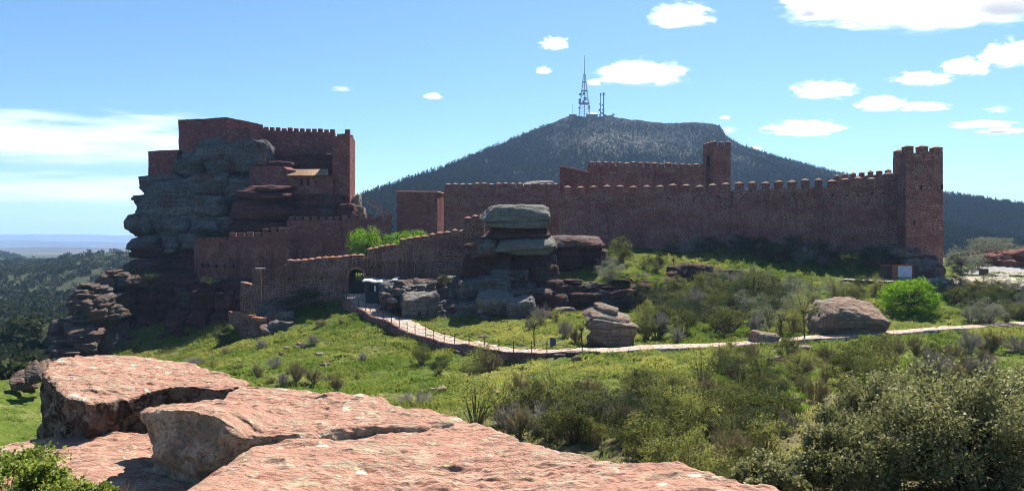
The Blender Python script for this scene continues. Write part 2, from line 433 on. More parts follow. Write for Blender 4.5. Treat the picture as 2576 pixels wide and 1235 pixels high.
# ---------------------------------------------------------------- the lie of the land
CTRL = []
def cp(x, y, D):
    CTRL.append(tuple(P(x, y, D)))
for q in [(860, 752, 111.5), (930, 785, 103), (1000, 814, 95), (1080, 843, 87), (1160, 868, 80), (1250, 882, 75.5), (1330, 889, 73), (1465, 889, 70.5), (1700, 882, 70),
          (2000, 864, 73), (2300, 842, 78), (2576, 822, 84), (2800, 806, 90),
          (885, 748, 112), (930, 757, 109), (960, 770, 106), (1020, 800, 98.5),
          (870, 785, 108.5), (1000, 846, 92), (1100, 888, 82.5), (1250, 922, 73.5), (1350, 915, 70.5),
          (700, 800, 109), (760, 790, 109), (620, 850, 107), (500, 900, 104), (430, 920, 98), (600, 900, 88), (700, 960, 66), (800, 900, 80), (900, 850, 92),
          (1000, 930, 70), (1000, 1000, 56), (1200, 960, 63), (1200, 1040, 48), (1400, 950, 60), (1400, 1080, 41), (1700, 920, 62), (1700, 1000, 47), (1700, 1120, 33),
          (2000, 900, 63), (2000, 1000, 43), (2000, 1150, 26), (2300, 870, 68), (2300, 950, 46), (2576, 850, 74), (2576, 950, 43), (2300, 1235, 16.5), (2576, 1235, 15), (1850, 1235, 18.5),
          (2800, 900, 60), (2800, 1100, 25),
          (50, 1000, 36), (50, 1065, 23), (100, 960, 46), (0, 965, 58), (-200, 980, 45), (-200, 1080, 20), (60, 905, 130), (0, 885, 190), (120, 820, 280), (0, 720, 430), (150, 665, 560), (290, 640, 640), (0, 700, 560),
          (-250, 760, 380), (-250, 900, 160), (0, 650, 1150), (130, 672, 900), (300, 660, 900), (-250, 640, 1150),
          (200, 925, 108), (300, 900, 118), (450, 885, 116), (570, 860, 112), (350, 700, 140), (250, 760, 150), (150, 830, 165),
          (1000, 803, 100), (1150, 815, 96), (1300, 812, 94), (1300, 850, 83), (1150, 835, 91), (1060, 822, 95), (1500, 835, 85), (1400, 806, 94), (1380, 850, 83), (1440, 860, 80), (1600, 862, 77), (1800, 850, 78), (2150, 835, 79),
          (1380, 688, 111), (1600, 652, 119), (1500, 690, 110), (1350, 790, 99), (1500, 790, 99.5), (1650, 782, 99), (1400, 787, 101.8), (1500, 787, 102.2), (1600, 780, 102.2), (1340, 788, 101.5), (1400, 714, 105.8), (1500, 710, 105.8), (1600, 704, 106.4), (1340, 716, 106), (1740, 765, 99), (1600, 800, 92), (1700, 692, 112), (1850, 684, 113), (2000, 694, 112), (2000, 760, 98), (2150, 702, 110),
          (1700, 650, 121), (1850, 645, 121),
          (2230, 702, 110.5), (2266, 703.5, 108.5), (2330, 704, 110), (2330, 701, 112.5), (2270, 700, 111.5), (2400, 706, 110), (2576, 712, 108), (2800, 720, 106), (2576, 690, 126), (2400, 690, 122), (2270, 692, 115.5), (2700, 688, 135),
          (1410, 610, 136), (1600, 626, 132), (1700, 630, 130), (2000, 645, 122), (2250, 650, 117.5), (2100, 655, 119),
          (2000, 800, 88), (2300, 785, 91), (2576, 785, 94), (2300, 742, 102), (2576, 742, 104), (2150, 760, 98), (2800, 760, 104),
          (2450, 684, 129), (2540, 660, 142), (2700, 640, 150), (2800, 650, 200), (2450, 660, 180)]:
    cp(*q)
for q in [(0, 0, -3.0), (-8, 0, -3.4), (8, 1, -3.4), (-3, 6, -3.2), (-7, 9, -3.4), (3, 6, -3.2), (0, 9, -3.8), (5, 9, -4.6), (-4, 13, -4.2), (0, 14, -5.0), (0, 22, -7.6), (-6, 25, -8.0), (-10, 40, -10.6), (5, 30, -8.6), (0, 0 - 8, -2.6), (-20, -5, -4), (20, -5, -3.5),
          (-24, 114.5, -7.2), (-21, 114.5, -7.2), (-30, 115, -8.2), (-16, 116, -6.5), (-24, 119, -6.2), (-15, 135, -3.5), (-25, 128, -5.0), (-10, 128, -2.5), (-18, 150, -3), (0, 150, -2), (20, 150, 0), (40, 150, 0), (60, 150, -2), (-40, 160, -4), (-70, 170, -10), (-80, 200, -20), (0, 220, -8), (60, 220, -8), (120, 200, -6),
          (0, 320, -25), (150, 320, -22), (-100, 330, -30), (0, 600, -30), (300, 600, -30), (0, 1200, -30), (600, 1200, -30), (-700, 1400, -60), (-350, 1600, -40), (0, 1600, -30), (900, 1600, -30), (-1400, 1600, -50)]:
    CTRL.append(q)
CTRL = np.array(CTRL)
_S = 30.0
def _fit():
    A = CTRL[:, :2] / _S
    d = np.sqrt(((A[:, None] - A[None]) ** 2).sum(-1) + 0.08 ** 2)
    n = len(A)
    K = np.zeros((n + 3, n + 3))
    K[:n, :n] = d - np.eye(n) * 0.02
    K[:n, n] = 1; K[:n, n + 1:] = A
    K[n, :n] = 1; K[n + 1:, :n] = A.T
    return np.linalg.solve(K, np.concatenate([CTRL[:, 2], np.zeros(3)]))
_W = _fit()
def ground_z(X, Y, detail=True):
    X = np.atleast_1d(np.asarray(X, float)); Y = np.atleast_1d(np.asarray(Y, float))
    A = CTRL[:, :2] / _S
    out = np.empty(len(X))
    n = len(A)
    for i in range(0, len(X), 20000):
        q = np.column_stack([X[i:i + 20000], np.minimum(Y[i:i + 20000], 1700)]) / _S
        d = np.sqrt(((q[:, None] - A[None]) ** 2).sum(-1) + 0.08 ** 2)
        out[i:i + 20000] = d @ _W[:n] + _W[n] + q @ _W[n + 1:]
    k = sstep(1500, 2000, Y)
    out = out * (1 - k) + k * (-24.0)
    if detail:
        p = np.column_stack([X, Y, np.zeros(len(X))])
        out = out + 0.20 * fbm(p * 0.35, 3, 5) * sstep(8, 30, Y) + sstep(14, 24, Y) * (1 - sstep(120, 150, Y)) * 0.16 * (1 - 2 * np.abs(fbm(p * np.array([0.75, 1.15, 1]) + 0.35 * X[:, None], 3, 15))) + sstep(150, 400, Y) * (1 - k) * 5 * fbm(p * 0.012, 4, 9)
    return out

_DS = np.concatenate([np.arange(14, 60, 0.25), np.arange(60, 175, 0.4)])
def hit(x, y):
    """Where the sight line through (x, y) meets the ground."""
    X = (x - CX) / FPX * _DS
    z = ground_z(X, _DS)
    below = (CY - y) / FPX * _DS < z
    i = int(np.argmax(below)) if below.any() else len(_DS) - 1
    return np.array([X[i], _DS[i], z[i]])
def on_ground(x, D):
    X = (x - CX) / FPX * D
    return np.array([X, D, float(ground_z([X], [D])[0])])

def build_ground():
    rows = np.concatenate([np.linspace(3, 30, 90, endpoint=False), np.linspace(30, 135, 420, endpoint=False),
                           np.geomspace(135, 1500, 150, endpoint=False), np.geomspace(1500, 15000, 60)])
    th = np.radians(np.linspace(-52, 52, 640))
    R, T = np.meshgrid(rows, th, indexing='ij')
    X = (R * np.tan(T)).ravel(); Y = (R - 8).ravel()
    Z = ground_z(X, Y)
    return kind(link_mesh('ground', np.column_stack([X, Y, Z]), grid_quads(len(rows), len(th)), M['ground'], smooth=True), 'structure')
build_ground()
# ---------------------------------------------------------------- masonry walls
def wall_piece(mb, cols, thick, step=0.5, rough=0.05, closed_bottom=False):
    """A stretch of wall: cols = [(x, ytop, ybot, D), ...] sighted along its face; it is thickened away from the eye."""
    pts = [(P(x, yt, D), P(x, yb, D)) for x, yt, yb, D in cols]
    S, TT, BB = [0.0], [pts[0][0]], [pts[0][1]]
    s = 0.0
    for (a, b), (c, d) in zip(pts[:-1], pts[1:]):
        L = math.hypot(c[0] - a[0], c[1] - a[1])
        n = max(1, int(round(L / step)))
        for k in range(1, n + 1):
            t = k / n
            S.append(s + L * t); TT.append(a + (c - a) * t); BB.append(b + (d - b) * t)
        s += L
    S = np.array(S); TT = np.array(TT); BB = np.array(BB)
    a, c = TT[0], TT[-1]
    d = np.array([c[0] - a[0], c[1] - a[1], 0.0]); d /= np.linalg.norm(d)
    nb = np.array([-d[1], d[0], 0.0])
    if nb @ np.array([a[0], a[1], 0]) < 0:
        nb = -nb
    H = max((TT[:, 2] - BB[:, 2]).max(), 0.5)
    nz = max(2, int(round(H / step)))
    K = np.linspace(0, 1, nz + 1)
    def sheet(off, flip):
        V = BB[:, None] + (TT - BB)[:, None] * K[None, :, None]
        V[:, :, :2] = TT[:, None, :2]
        V = V.reshape(-1, 3) + nb * off
        j = fbm(V * 0.45, 3, 3) * rough * 1.6 + fbm(V * 2.2, 2, 8) * rough * 0.6
        V = V + nb * j[:, None]
        V[nz::nz + 1, 2] += fbm(V[nz::nz + 1] * 1.5, 2, 4) * 0.06
        uv = np.column_stack([np.repeat(S, nz + 1), V[:, 2]])
        mb.add(V, grid_quads(len(S), nz + 1, flip=flip), uv)
        return V.reshape(len(S), nz + 1, 3)
    A = sheet(0.0, False); B = sheet(thick, True)
    def strip(p, q, uo, flip=False):
        V = np.stack([p, q], 1).reshape(-1, 3)
        L = np.concatenate([[0], np.cumsum(np.linalg.norm(np.diff(p, axis=0), axis=1))])
        uv = np.column_stack([np.repeat(L, 2), np.tile([0, thick], len(p)) + uo])
        mb.add(V, grid_quads(len(p), 2, flip=flip), uv)
    strip(A[:, -1], B[:, -1], 3.3)
    strip(A[:, 0], B[:, 0], 5.1, True)
    for e, fl in ((0, True), (-1, False)):
        V = np.stack([A[e], B[e]], 1).reshape(-1, 3)
        uv = np.column_stack([np.tile([0, thick], nz + 1) + 7.7 * (e + 2), V[:, 2]])
        mb.add(V, grid_quads(nz + 1, 2, flip=fl), uv)
    return dict(S=S, T=TT, d=d, nb=nb, thick=thick)

def merlon(parent, base, d, nb, w, h, t, caph, mat, capmat, over=0.05, flat=False, seed=0):
    rr = random.Random(seed * 77 + 5)
    w *= rr.uniform(0.88, 1.10); h *= rr.uniform(0.86, 1.08); caph *= rr.uniform(0.75, 1.15)
    if rr.random() < 0.08:
        h *= 0.72
    base = np.asarray(base, float)
    def pt(a, b, z):
        return base + d * a + nb * b + np.array([0, 0, z])
    j = lambda k=0.03: rr.uniform(-k, k)
    B = [pt(-w / 2, 0, -0.15), pt(w / 2, 0, -0.15), pt(w / 2, t, -0.15), pt(-w / 2, t, -0.15)]
    T = [pt(-w / 2 + j(), j(), h), pt(w / 2 + j(), j(), h), pt(w / 2 + j(), t + j(), h), pt(-w / 2 + j(), t + j(), h)]
    mb = MB()
    for i in range(4):
        k = (i + 1) % 4
        L = w if i % 2 == 0 else t
        o = rr.uniform(0, 50)
        mb.add([B[i], B[k], T[k], T[i]], [(0, 1, 2, 3)], [(o, 0), (o + L, 0), (o + L, h), (o, h)])
    mb.add(T, [(0, 1, 2, 3)], [(0, 0), (w, 0), (w, t), (0, t)])
    m = mb.build('merlon', mat, parent)
    cb = MB()
    lo = [pt(-w / 2 - over, -over, h), pt(w / 2 + over, -over, h), pt(w / 2 + over, t + over, h), pt(-w / 2 - over, t + over, h)]
    e = 0.07
    up = [q + np.array([0, 0, e]) for q in lo]
    if flat:
        tp = [q + np.array([0, 0, caph]) for q in T]
        up2 = tp
    else:
        f = 0.08
        up2 = [pt(-w * f + j(.05), t * (.5 - f), h + caph), pt(w * f + j(.05), t * (.5 - f), h + caph), pt(w * f, t * (.5 + f), h + caph), pt(-w * f, t * (.5 + f), h + caph)]
    V = lo + up + up2
    Fc = [(3, 2, 1, 0), (8, 9, 10, 11)]
    for i in range(4):
        k = (i + 1) % 4
        Fc += [(i, k, 4 + k, 4 + i), (4 + i, 4 + k, 8 + k, 8 + i)]
    cb.add(V, Fc)
    cb.build('merlon_cap', capmat, m)
    return m

def place_merlons(root, info, xs, w, h, caph, mat, capmat, t=None, flat=False, dz=0.0, over=0.05):
    """Merlons along a stretch of wall at the sighted x positions xs."""
    ang = info['T'][:, 0] / info['T'][:, 1] * FPX + CX
    for i, x in enumerate(xs):
        p = np.array([np.interp(x, ang, info['T'][:, k]) for k in range(3)])
        p[2] += dz
        merlon(root, p + info['nb'] * 0.06, info['d'], info['nb'], w, h, t or info['thick'] * 0.75, caph, mat, capmat, over, flat, i + int(abs(p[0]) * 10))

def tower(mb, corners, ybot_z, ztop, step=0.6, rough=0.05):
    """A closed four-sided tower from plan corners (anticlockwise seen from above)."""
    n = len(corners)
    S = 0.0
    nz = max(2, int((ztop - ybot_z) / step))
    for i in range(n):
        a = np.array(corners[i]); b = np.array(corners[(i + 1) % n])
        L = np.linalg.norm(b - a); ns = max(1, int(L / step))
        u = np.linspace(0, 1, ns + 1); z = np.linspace(ybot_z, ztop, nz + 1)
        U, Z = np.meshgrid(u, z, indexing='ij')
        xy = a + (b - a) * U.ravel()[:, None]
        V = np.column_stack([xy, Z.ravel()])
        nn = np.array([(b - a)[1], -(b - a)[0], 0]) / L
        k = (np.sin(np.pi * U.ravel()) > 0.05)
        V = V + nn * ((fbm(V * 0.5, 3, 6) * rough * 1.4) * k)[:, None]
        mb.add(V, grid_quads(ns + 1, nz + 1), np.column_stack([U.ravel() * L + S, Z.ravel()]))
        S += L + 3.1
    mb.add([(c[0], c[1], ztop) for c in corners], [tuple(range(n))], [(c[0], c[1]) for c in corners])

def xy(x, D):
    return ((x - CX) / FPX * D, D)
def zz(y, D):
    return (CY - y) / FPX * D
def lin(a, b, n):
    return [a + (b - a) * i / (n - 1) for i in range(n)]

# --- the long outer wall and its corner tower
mb = MB()
R_cols = [(1404, 489, 640, 139.5), (1700, 486, 660, 130.8), (1900, 478, 670, 126), (2100, 470, 670, 121.4), (2200, 468, 670, 119.4), (2225, 466, 670, 118.9), (2225, 454, 670, 118.9), (2283, 452, 680, 117.8)]
info = wall_piece(mb, R_cols, 1.6)
w = mb.build('curtain_wall', M['wall_big'])
tag(w, 'long dark red outer curtain wall running up to the corner tower', 'castle wall', 'castle walls')
xs = [1425 + (2192 - 1425) * (i / 23.0) ** 1.0 for i in range(24)]
place_merlons(w, info, xs[:9], 1.08, 1.22, 0.34, M['wall_big'], M['cap'], 1.0, over=0.04)
place_merlons(w, info, xs[9:], 1.25, 1.10, 0.36, M['wall_big'], M['cap'], 1.05, over=0.05)
for i in range(26):
    x = 1420 + i * 32 + (i * 13 % 9)
    D = float(np.interp(x, [1404, 1700, 1900, 2100, 2225], [139.5, 130.8, 126, 121.4, 118.9])) - 0.03
    MB().box(P(x, float(np.interp(x, [1404, 1700, 1900, 2225], [500, 498, 492, 486])) + (i * 7 % 6), D), (0.22, 0.3, 0.24)).build('putlog_hole', M['black'], w)
place_merlons(w, info, [2236, 2268], 1.35, 0.85, 0.4, M['wall_big'], M['cap'], 0.95)

TWR = [xy(2279, 114), xy(2372, 114), xy(2352, 121.5), xy(2246, 120.5)]
mb = MB()
tower(mb, TWR, zz(668, 114), zz(385, 114), 0.6)
tw = mb.build('corner_tower', M['wall_big'])
tag(tw, 'tall square corner tower with pointed merlons at the end of the long wall', 'tower', 'castle towers')
def tower_merlons(root, corners, ztop, spec, h, caph, mat, cm, t=0.8, over=0.06):
    for side, n, w_ in spec:
        a = np.array([*corners[side], ztop]); b = np.array([*corners[(side + 1) % len(corners)], ztop])
        L = np.linalg.norm(b - a); d = (b - a) / L
        nb = np.array([-d[1], d[0], 0])
        for i in range(n):
            s = w_ / 2 + (L - w_) * (i / (n - 1) if n > 1 else 0.5)
            merlon(root, a + d * s + nb * 0.05, d, nb, w_, h, t, caph, mat, cm, over, False, i + side * 13 + int(ztop * 3))
tower_merlons(tw, TWR, zz(385, 114), [(0, 3, 1.22)], 1.0, 0.42, M['wall_big'], M['cap'], 1.35)
for s in (1, 3):
    a = np.array([*TWR[s], zz(385, 114)]); b = np.array([*TWR[(s + 1) % 4], zz(385, 114)])
    L = np.linalg.norm(b - a); d = (b - a) / L
    merlon(tw, a + (b - a) * (0.82 if s == 1 else 0.14), d, np.array([-d[1], d[0], 0]), 1.3, 0.75, 1.2, 0.5, M['wall_big'], M['cap'], 0.06, False, 90 + s)
for x, y in ((2317, 472), (2370, 470), (2300, 560)):
    mb = MB().box(P(x, y, 113.96), (0.22, 0.18, 0.7)); mb.build('arrow_slit', M['black'], tw)

mb = MB()
info = wall_piece(mb, [(2080, 452, 520, 160), (2170, 443, 500, 148), (2262, 436, 520, 132)], 1.2)
w = mb.build('curtain_wall', M['wall'])
tag(w, 'far red wall with small merlons stepping up behind the corner tower', 'castle wall', 'castle walls')
place_merlons(w, info, [2100, 2120, 2141, 2162, 2184, 2206, 2228, 2250], 0.9, 0.55, 0.35, M['wall'], M['cap'], 0.7)

# --- inner walls on the crest
mb = MB()
info = wall_piece(mb, [(1118, 475, 600, 148), (1408, 474, 600, 152)], 1.4)
w = mb.build('curtain_wall', M['wall'])
tag(w, 'mid-height red wall with sixteen pointed merlons left of the sloping gable', 'castle wall', 'castle walls')
place_merlons(w, info, lin(1128, 1400, 16), 1.05, 0.85, 0.3, M['wall'], M['cap'], 0.9)
for i in range(14):
    MB().box(P(1150 + i * 18, 492 + (i * 7 % 5), 147.9 + 4 * (1150 + i * 18 - 1118) / 290), (0.22, 0.3, 0.22)).build('putlog_hole', M['black'], w)

mb = MB()
wall_piece(mb, [(1408, 418, 520, 153.5), (1430, 421, 520, 152.5), (1481, 434, 520, 150.0)], 1.2, 0.5)
w = mb.build('gable_wall', M['wall_fine'])
tag(w, 'bare red wall with a pale sloping top and no merlons', 'castle wall', 'castle walls')
cb = MB()
for i in range(12):
    x0 = 1408 + 73 * i / 12; x1 = x0 + 6.4
    D = 153.5 - 3.5 * i / 12
    y = 417 + 16 * (i / 12) + (0.8 if i % 2 else 0)
    a = P(x0, y, D - 0.1); b = P(x1, y + 1.2, D - 0.4)
    cb.box((a + b) / 2 + np.array([0, 0.6, 0]), (0.62, 1.5, 0.22), -0.5)
cb.build('coping', M['cap'], w)

mb = MB()
info = wall_piece(mb, [(1481, 418, 520, 159), (1776, 424, 520, 164)], 1.4)
w = mb.build('curtain_wall', M['wall'])
tag(w, 'upper red wall with small merlons leading to the slim rear tower', 'castle wall', 'castle walls')
place_merlons(w, info, lin(1490, 1771, 17), 1.0, 0.85, 0.26, M['wall'], M['cap'], 0.9)
for i in range(17):
    x = 1497 + i * 17
    MB().box(P(x, 438 + (i * 5 % 4), 158.9 + 5 * (x - 1481) / 295), (0.22, 0.3, 0.22)).build('putlog_hole', M['black'], w)

T2 = [xy(1795, 163), xy(1838, 163.5), xy(1829, 169), xy(1768, 167)]
mb = MB(); tower(mb, T2, zz(500, 163), zz(367, 163)); t2 = mb.build('rear_tower', M['wall'])
tag(t2, 'slim red tower with crumbling merlons behind the long wall', 'tower', 'castle towers')
tower_merlons(t2, T2, zz(367, 163), [(0, 3, 0.8), (3, 4, 0.7)], 0.85, 0.25, M['wall'], M['cap_red'], 0.7, 0.03)
MB().box(P(1781, 405, 164.5), (0.5, 0.5, 2.2)).build('arrow_slit', M['black'], t2)

# --- the square bastion in the courtyard
B1 = [xy(998, 146), xy(1100, 147), xy(1119, 152.5), xy(1010, 154)]
mb = MB(); tower(mb, B1, zz(620, 146), zz(483, 146)); o = mb.build('bastion', M['plaster'])
tag(o, 'plain square red bastion without merlons beside the courtyard trees', 'tower', 'castle towers')
cb = MB()
for i in range(4):
    a = np.array([*B1[i], zz(483, 146)]); b = np.array([*B1[(i + 1) % 4], zz(483, 146)])
    cb.bar(a + [0, 0, 0.06], b + [0, 0, 0.06], 0.16, 0.16, 4)
cb.build('coping', M['cap_red'], o)

# --- middle and lower walls under the keep
mb = MB()
info = wall_piece(mb, [(722, 554, 660, 138), (850, 554, 660, 140), (872, 551, 660, 140.5), (985, 551, 640, 143)], 1.3)
w = mb.build('curtain_wall', M['wall_fine'])
tag(w, 'dark red wall with flat merlons standing behind the courtyard trees', 'castle wall', 'castle walls')
place_merlons(w, info, [733, 752, 771, 791, 811, 830, 848], 0.85, 0.55, 0.08, M['wall_fine'], M['cap_red'], 0.8, True)
place_merlons(w, info, [868, 889, 911, 933, 956, 979], 0.95, 0.75, 0.08, M['wall_fine'], M['cap_red'], 0.8, True)

mb = MB()
i1 = wall_piece(mb, [(488, 612, 705, 133.5), (500, 608, 712, 131.5), (575, 605, 712, 131)], 1.3)
i2 = wall_piece(mb, [(575, 595, 712, 131), (660, 595, 712, 131.5)], 1.3)
i3 = wall_piece(mb, [(660, 585, 712, 131.5), (728, 584, 700, 133)], 1.3)
w = mb.build('curtain_wall', M['wall_fine'])
tag(w, 'curved red wall with stepped flat merlons at the foot of the keep rock', 'castle wall', 'castle walls')
place_merlons(w, i1, [497, 509, 522, 536, 550, 565], 0.55, 0.5, 0.08, M['wall_fine'], M['cap_red'], 0.8, True)
place_merlons(w, i2, [585, 606, 628, 649], 1.0, 0.65, 0.1, M['wall_fine'], M['cap'], 0.8, True)
place_merlons(w, i3, [668, 689, 709, 724], 0.95, 0.65, 0.1, M['wall_fine'], M['cap'], 0.8, True)
for i, x in enumerate((508, 524, 544, 565, 589)):
    MB().box(P(x, 667 + i * 0.9, 130.9), (0.16, 0.5, 0.55)).build('arrow_slit', M['black'], w)

# --- gate wall
mb = MB()
D0 = 112.0
wall_piece(mb, [(668, 674, 770, 119), (657, 676, 770, 112.6)], 1.2)
wall_piece(mb, [(657, 676, 772, 112.6), (686, 674, 772, 112.4), (713, 672, 772, 112.2)], 1.3)
g1 = wall_piece(mb, [(713, 666, 772, 112.2), (780, 662, 772, 112), (877, 654, 760, 112)], 1.3)
gx0, gx1, ysp, yap = 877.0, 916.0, 697.0, 677.0
cols = []
for k in range(13):
    a = math.pi * k / 12
    cols.append(((gx0 + gx1) / 2 - math.cos(a) * (gx1 - gx0) / 2, 654 - 3.5 * k / 12, ysp - math.sin(a) ** 0.8 * (ysp - yap) if 0 < k < 12 else ysp, 112.0))
g2 = wall_piece(mb, cols, 1.3, 0.3, 0.01)
g3 = wall_piece(mb, [(916, 650.5, 760, 112), (925, 650.5, 760, 112)], 1.3)
g4 = wall_piece(mb, [(925, 640, 760, 112), (1003, 625, 735, 112.4)], 1.3)
g5 = wall_piece(mb, [(1003, 617, 735, 112.4), (1168, 590, 720, 113)], 1.3)
g6 = wall_piece(mb, [(1168, 563, 720, 113), (1218, 552, 720, 113)], 1.3)
gw = mb.build('gate_wall', M['wall_gate'])
tag(gw, 'brown rubble wall with orange-capped merlons climbing from the arched gate', 'castle wall', 'castle walls')
for g, xs in ((g1, lin(729, 870, 9)), (g2, [888.5, 906]), (g4, lin(932, 990, 5)), (g5, lin(1013, 1163, 9)), (g6, [1177, 1196, 1213])):
    place_merlons(gw, g, xs, 0.95, 0.5 if (g is g1 or g is g2) else 0.68, 0.32, M['wall_gate'], M['cap_red'], 0.95)
# small ledges on the crenels, arch ring, putlog holes
ab = MB()
for k in range(13):
    a = math.pi * k / 12
    x = (gx0 + gx1) / 2 - math.cos(a) * ((gx1 - gx0) / 2 + 3); y = ysp - math.sin(a) ** 0.8 * (ysp - yap + 3)
    c = P(x, y, 111.93)
    ab.box(c, (0.34, 0.24, 0.34))
ab.build('arch_ring', M['cap_red'], gw)
for i, (x, y) in enumerate(((727, 701), (810, 700), (955, 668), (935, 672), (1005, 660), (860, 705), (1060, 650))):
    MB().box(P(x, y, 111.98), (0.28, 0.2, 0.3)).build('putlog_hole', M['black'], gw)

# the gate itself
gt = empty('castle_gate', P(896, 742, 112.9))
tag(gt, 'dark wooden gate with a barred grille under the arch', 'gate')
gl = gt.location
def loc(v):
    return np.asarray(v) - np.array(gl)
mb = MB()
for i in range(8):
    x = 880 + 38 * (i + 0.5) / 8
    p = loc(P(x, 724, 112.9)); mb.box((p[0], 0.0, p[2]), (0.275, 0.07, 2.3))
mb.build('door_leaf', M['iron'], gt)
mb = MB()
for i in range(6):
    x = 882 + 30 * i / 5
    p = loc(P(x, 697, 112.9)); mb.box((p[0], 0, p[2]), (0.10, 0.06, 2.0))
for k in range(4):
    p = loc(P(896.5, 686 + 7 * k, 112.9)); mb.box((p[0], 0.05, p[2]), (2.15, 0.05, 0.10))
mb.build('grille', M['iron'], gt)
mb = MB(); p = loc(P(885.5, 690, 112.95)); mb.box((p[0], 0.12, p[2]), (0.95, 0.06, 2.3)); p = loc(P(903, 681, 112.95)); mb.box((p[0], 0.12, p[2]), (1.6, 0.06, 0.55)); mb.build('shade_panel', M['iron'], gt)  # dark panels added behind the grille to make the arch opening look shaded
MB().box(loc(P(878.5, 722, 112.6)), (0.12, 0.2, 2.6)).build('jamb_post', M['wood_pale'], gt)

# ruined stubs of wall below the gate wall
mb = MB(); wall_piece(mb, [(604, 708, 780, 119), (657, 722, 790, 117)], 1.0, 0.5, 0.1); o = mb.build('ruined_wall', M['wall_gate'])
tag(o, 'broken low wall stub against the left end of the gate wall', 'ruined wall', 'ruined walls')
mb = MB(); wall_piece(mb, [(573, 783, 812, 112), (600, 792, 835, 109.5), (655, 806, 880, 104.5)], 0.9, 0.4, 0.12); o = mb.build('ruined_wall', M['wall_gate'])
tag(o, 'ruined retaining wall slanting down the grassy slope below the gate wall', 'ruined wall', 'ruined walls')
cb = MB()
for i in range(9):
    t = i / 8.0
    p = P(588 + 66 * t, 787.5 + 18 * t, 110.7 - 6.1 * t)
    cb.box(p + np.array([0.2, 0.35, 0.08]), (0.75, 0.95, 0.25 + 0.1 * (i % 3)), 0.3 * i)
cb.build('coping', M['cap_red'], o)

# --- the keep on its rock
KP = empty('keep', P(700, 420, 150))
tag(KP, 'ruined red keep crowning the great rock, its right end wall sunlit', 'castle keep')
KL = np.array(KP.location)
def keep_part(mb, name, mat):
    mb.v = [v - KL for v in mb.v]
    return mb.build(name, mat, KP)
mb = MB(); wall_piece(mb, [(373, 381, 452, 151), (410, 378, 452, 150), (446, 377, 452, 150)], 2.5); keep_part(mb, 'lower_wall', M['plaster'])
mb = MB()
wall_piece(mb, [(449, 302, 392, 153), (473, 301, 392, 149.5)], 1.4)
wall_piece(mb, [(473, 301, 392, 149.5), (570, 295.5, 392, 149)], 1.4)
wall_piece(mb, [(570, 295.5, 392, 149), (662, 314, 392, 156)], 1.4)
keep_part(mb, 'upper_wall', M['plaster'])
mb = MB()
ka = wall_piece(mb, [(640, 327, 436, 156.5), (842, 334, 436, 157.5)], 1.3)
kb = wall_piece(mb, [(572, 326, 430, 148.2), (632, 326, 430, 150.5)], 1.0)
for v in (ka, kb):
    v['T'] = v['T']
kw = keep_part(mb, 'crenellated_wall', M['wall_fine'])
def keep_merlons(info, xs, w_, h):
    i2 = dict(info); ang = info['T'][:, 0] / info['T'][:, 1] * FPX + CX
    for i, x in enumerate(xs):
        p = np.array([np.interp(x, ang, info['T'][:, k]) for k in range(3)]) - KL
        merlon(kw, p + info['nb'] * 0.05, info['d'], info['nb'], w_, h, 0.8, 0.1, M['wall_fine'], M['cap_red'], 0.0, True, i)
keep_merlons(ka, lin(668, 836, 12), 0.85, 0.55)
keep_merlons(kb, [577, 588, 599, 610, 622], 0.5, 0.4)
KTu = [xy(629, 150.0), xy(664, 150.2), xy(662, 158), xy(627, 158)]
mb = MB(); tower(mb, KTu, zz(405, 150), zz(323, 150)); keep_part(mb, 'turret', M['plaster'])
KT = [xy(836, 146), xy(880, 146), xy(893.5, 152), xy(850, 159)]
mb = MB(); tower(mb, KT, zz(548, 146), zz(343, 146)); kt = keep_part(mb, 'end_tower', M['plaster'])
mb = MB(); wall_piece(mb, [(848, 337, 345, 146.05), (868, 336, 345, 146.05)], 0.8); wall_piece(mb, [(868, 327, 345, 146.05), (879.5, 326, 345, 146.05)], 0.8); mb.v = [v - KL for v in mb.v]
mb.build('parapet', M['plaster'], kt)
mb = MB(); wall_piece(mb, [(885, 340, 352, 148.2), (890, 340, 352, 149.6)], 0.6); mb.v = [v - KL for v in mb.v]; mb.build('parapet', M['plaster'], kt)

# small house built into the rock
KH = empty('chapel_house', P(730, 490, 145))
tag(KH, 'small red house with a clay tile roof tucked under the keep wall', 'house')
HL = np.array(KH.location)
def house_part(mb, name, mat, parent=None):
    mb.v = [v - HL for v in mb.v]
    return mb.build(name, mat, parent or KH)
mb = MB(); wall_piece(mb, [(627, 419, 470, 146), (714, 418, 478, 144.6)], 3.0)
wall_piece(mb, [(712, 420, 490, 144.6), (722, 427, 490, 144.0)], 2.0); house_part(mb, 'block', M['plaster'])
mb = MB(); wall_piece(mb, [(722, 443, 492, 143.8), (838, 443, 492, 145)], 0.8); hw = house_part(mb, 'wall', M['wall_fine'])
for x in (759, 776, 794):
    house_part(MB().box(P(x, 458.5, 144.0 + (x - 722) * 0.0103), (0.42 if x < 790 else 0.3, 0.5, 1.1 if x < 790 else 0.5)), 'window', M['black'], hw).matrix_parent_inverse.identity()
mb = MB()
n = 40
for k in range(n):
    x0 = 722 + 103 * k / n; x1 = x0 + 103 / n
    a, b = P(x0, 442.5, 143.5), P(x1, 442.5, 143.5); c, d = P(x1, 427.0, 147.3), P(x0, 427.0, 147.3)
    up = np.array([0, 0, 0.14])
    m0, m1 = (a + b) / 2 + up, (c + d) / 2 + up
    mb.add([a, m0, m1, d, b, c], [(0, 1, 2, 3), (1, 4, 5, 2)], [(x0 / 4, 0), (x0 / 4 + .3, 0), (x0 / 4 + .3, 4), (x0 / 4, 4), (x0 / 4 + .6, 0), (x0 / 4 + .6, 4)])
house_part(mb, 'tiled_roof', M['tiles'])
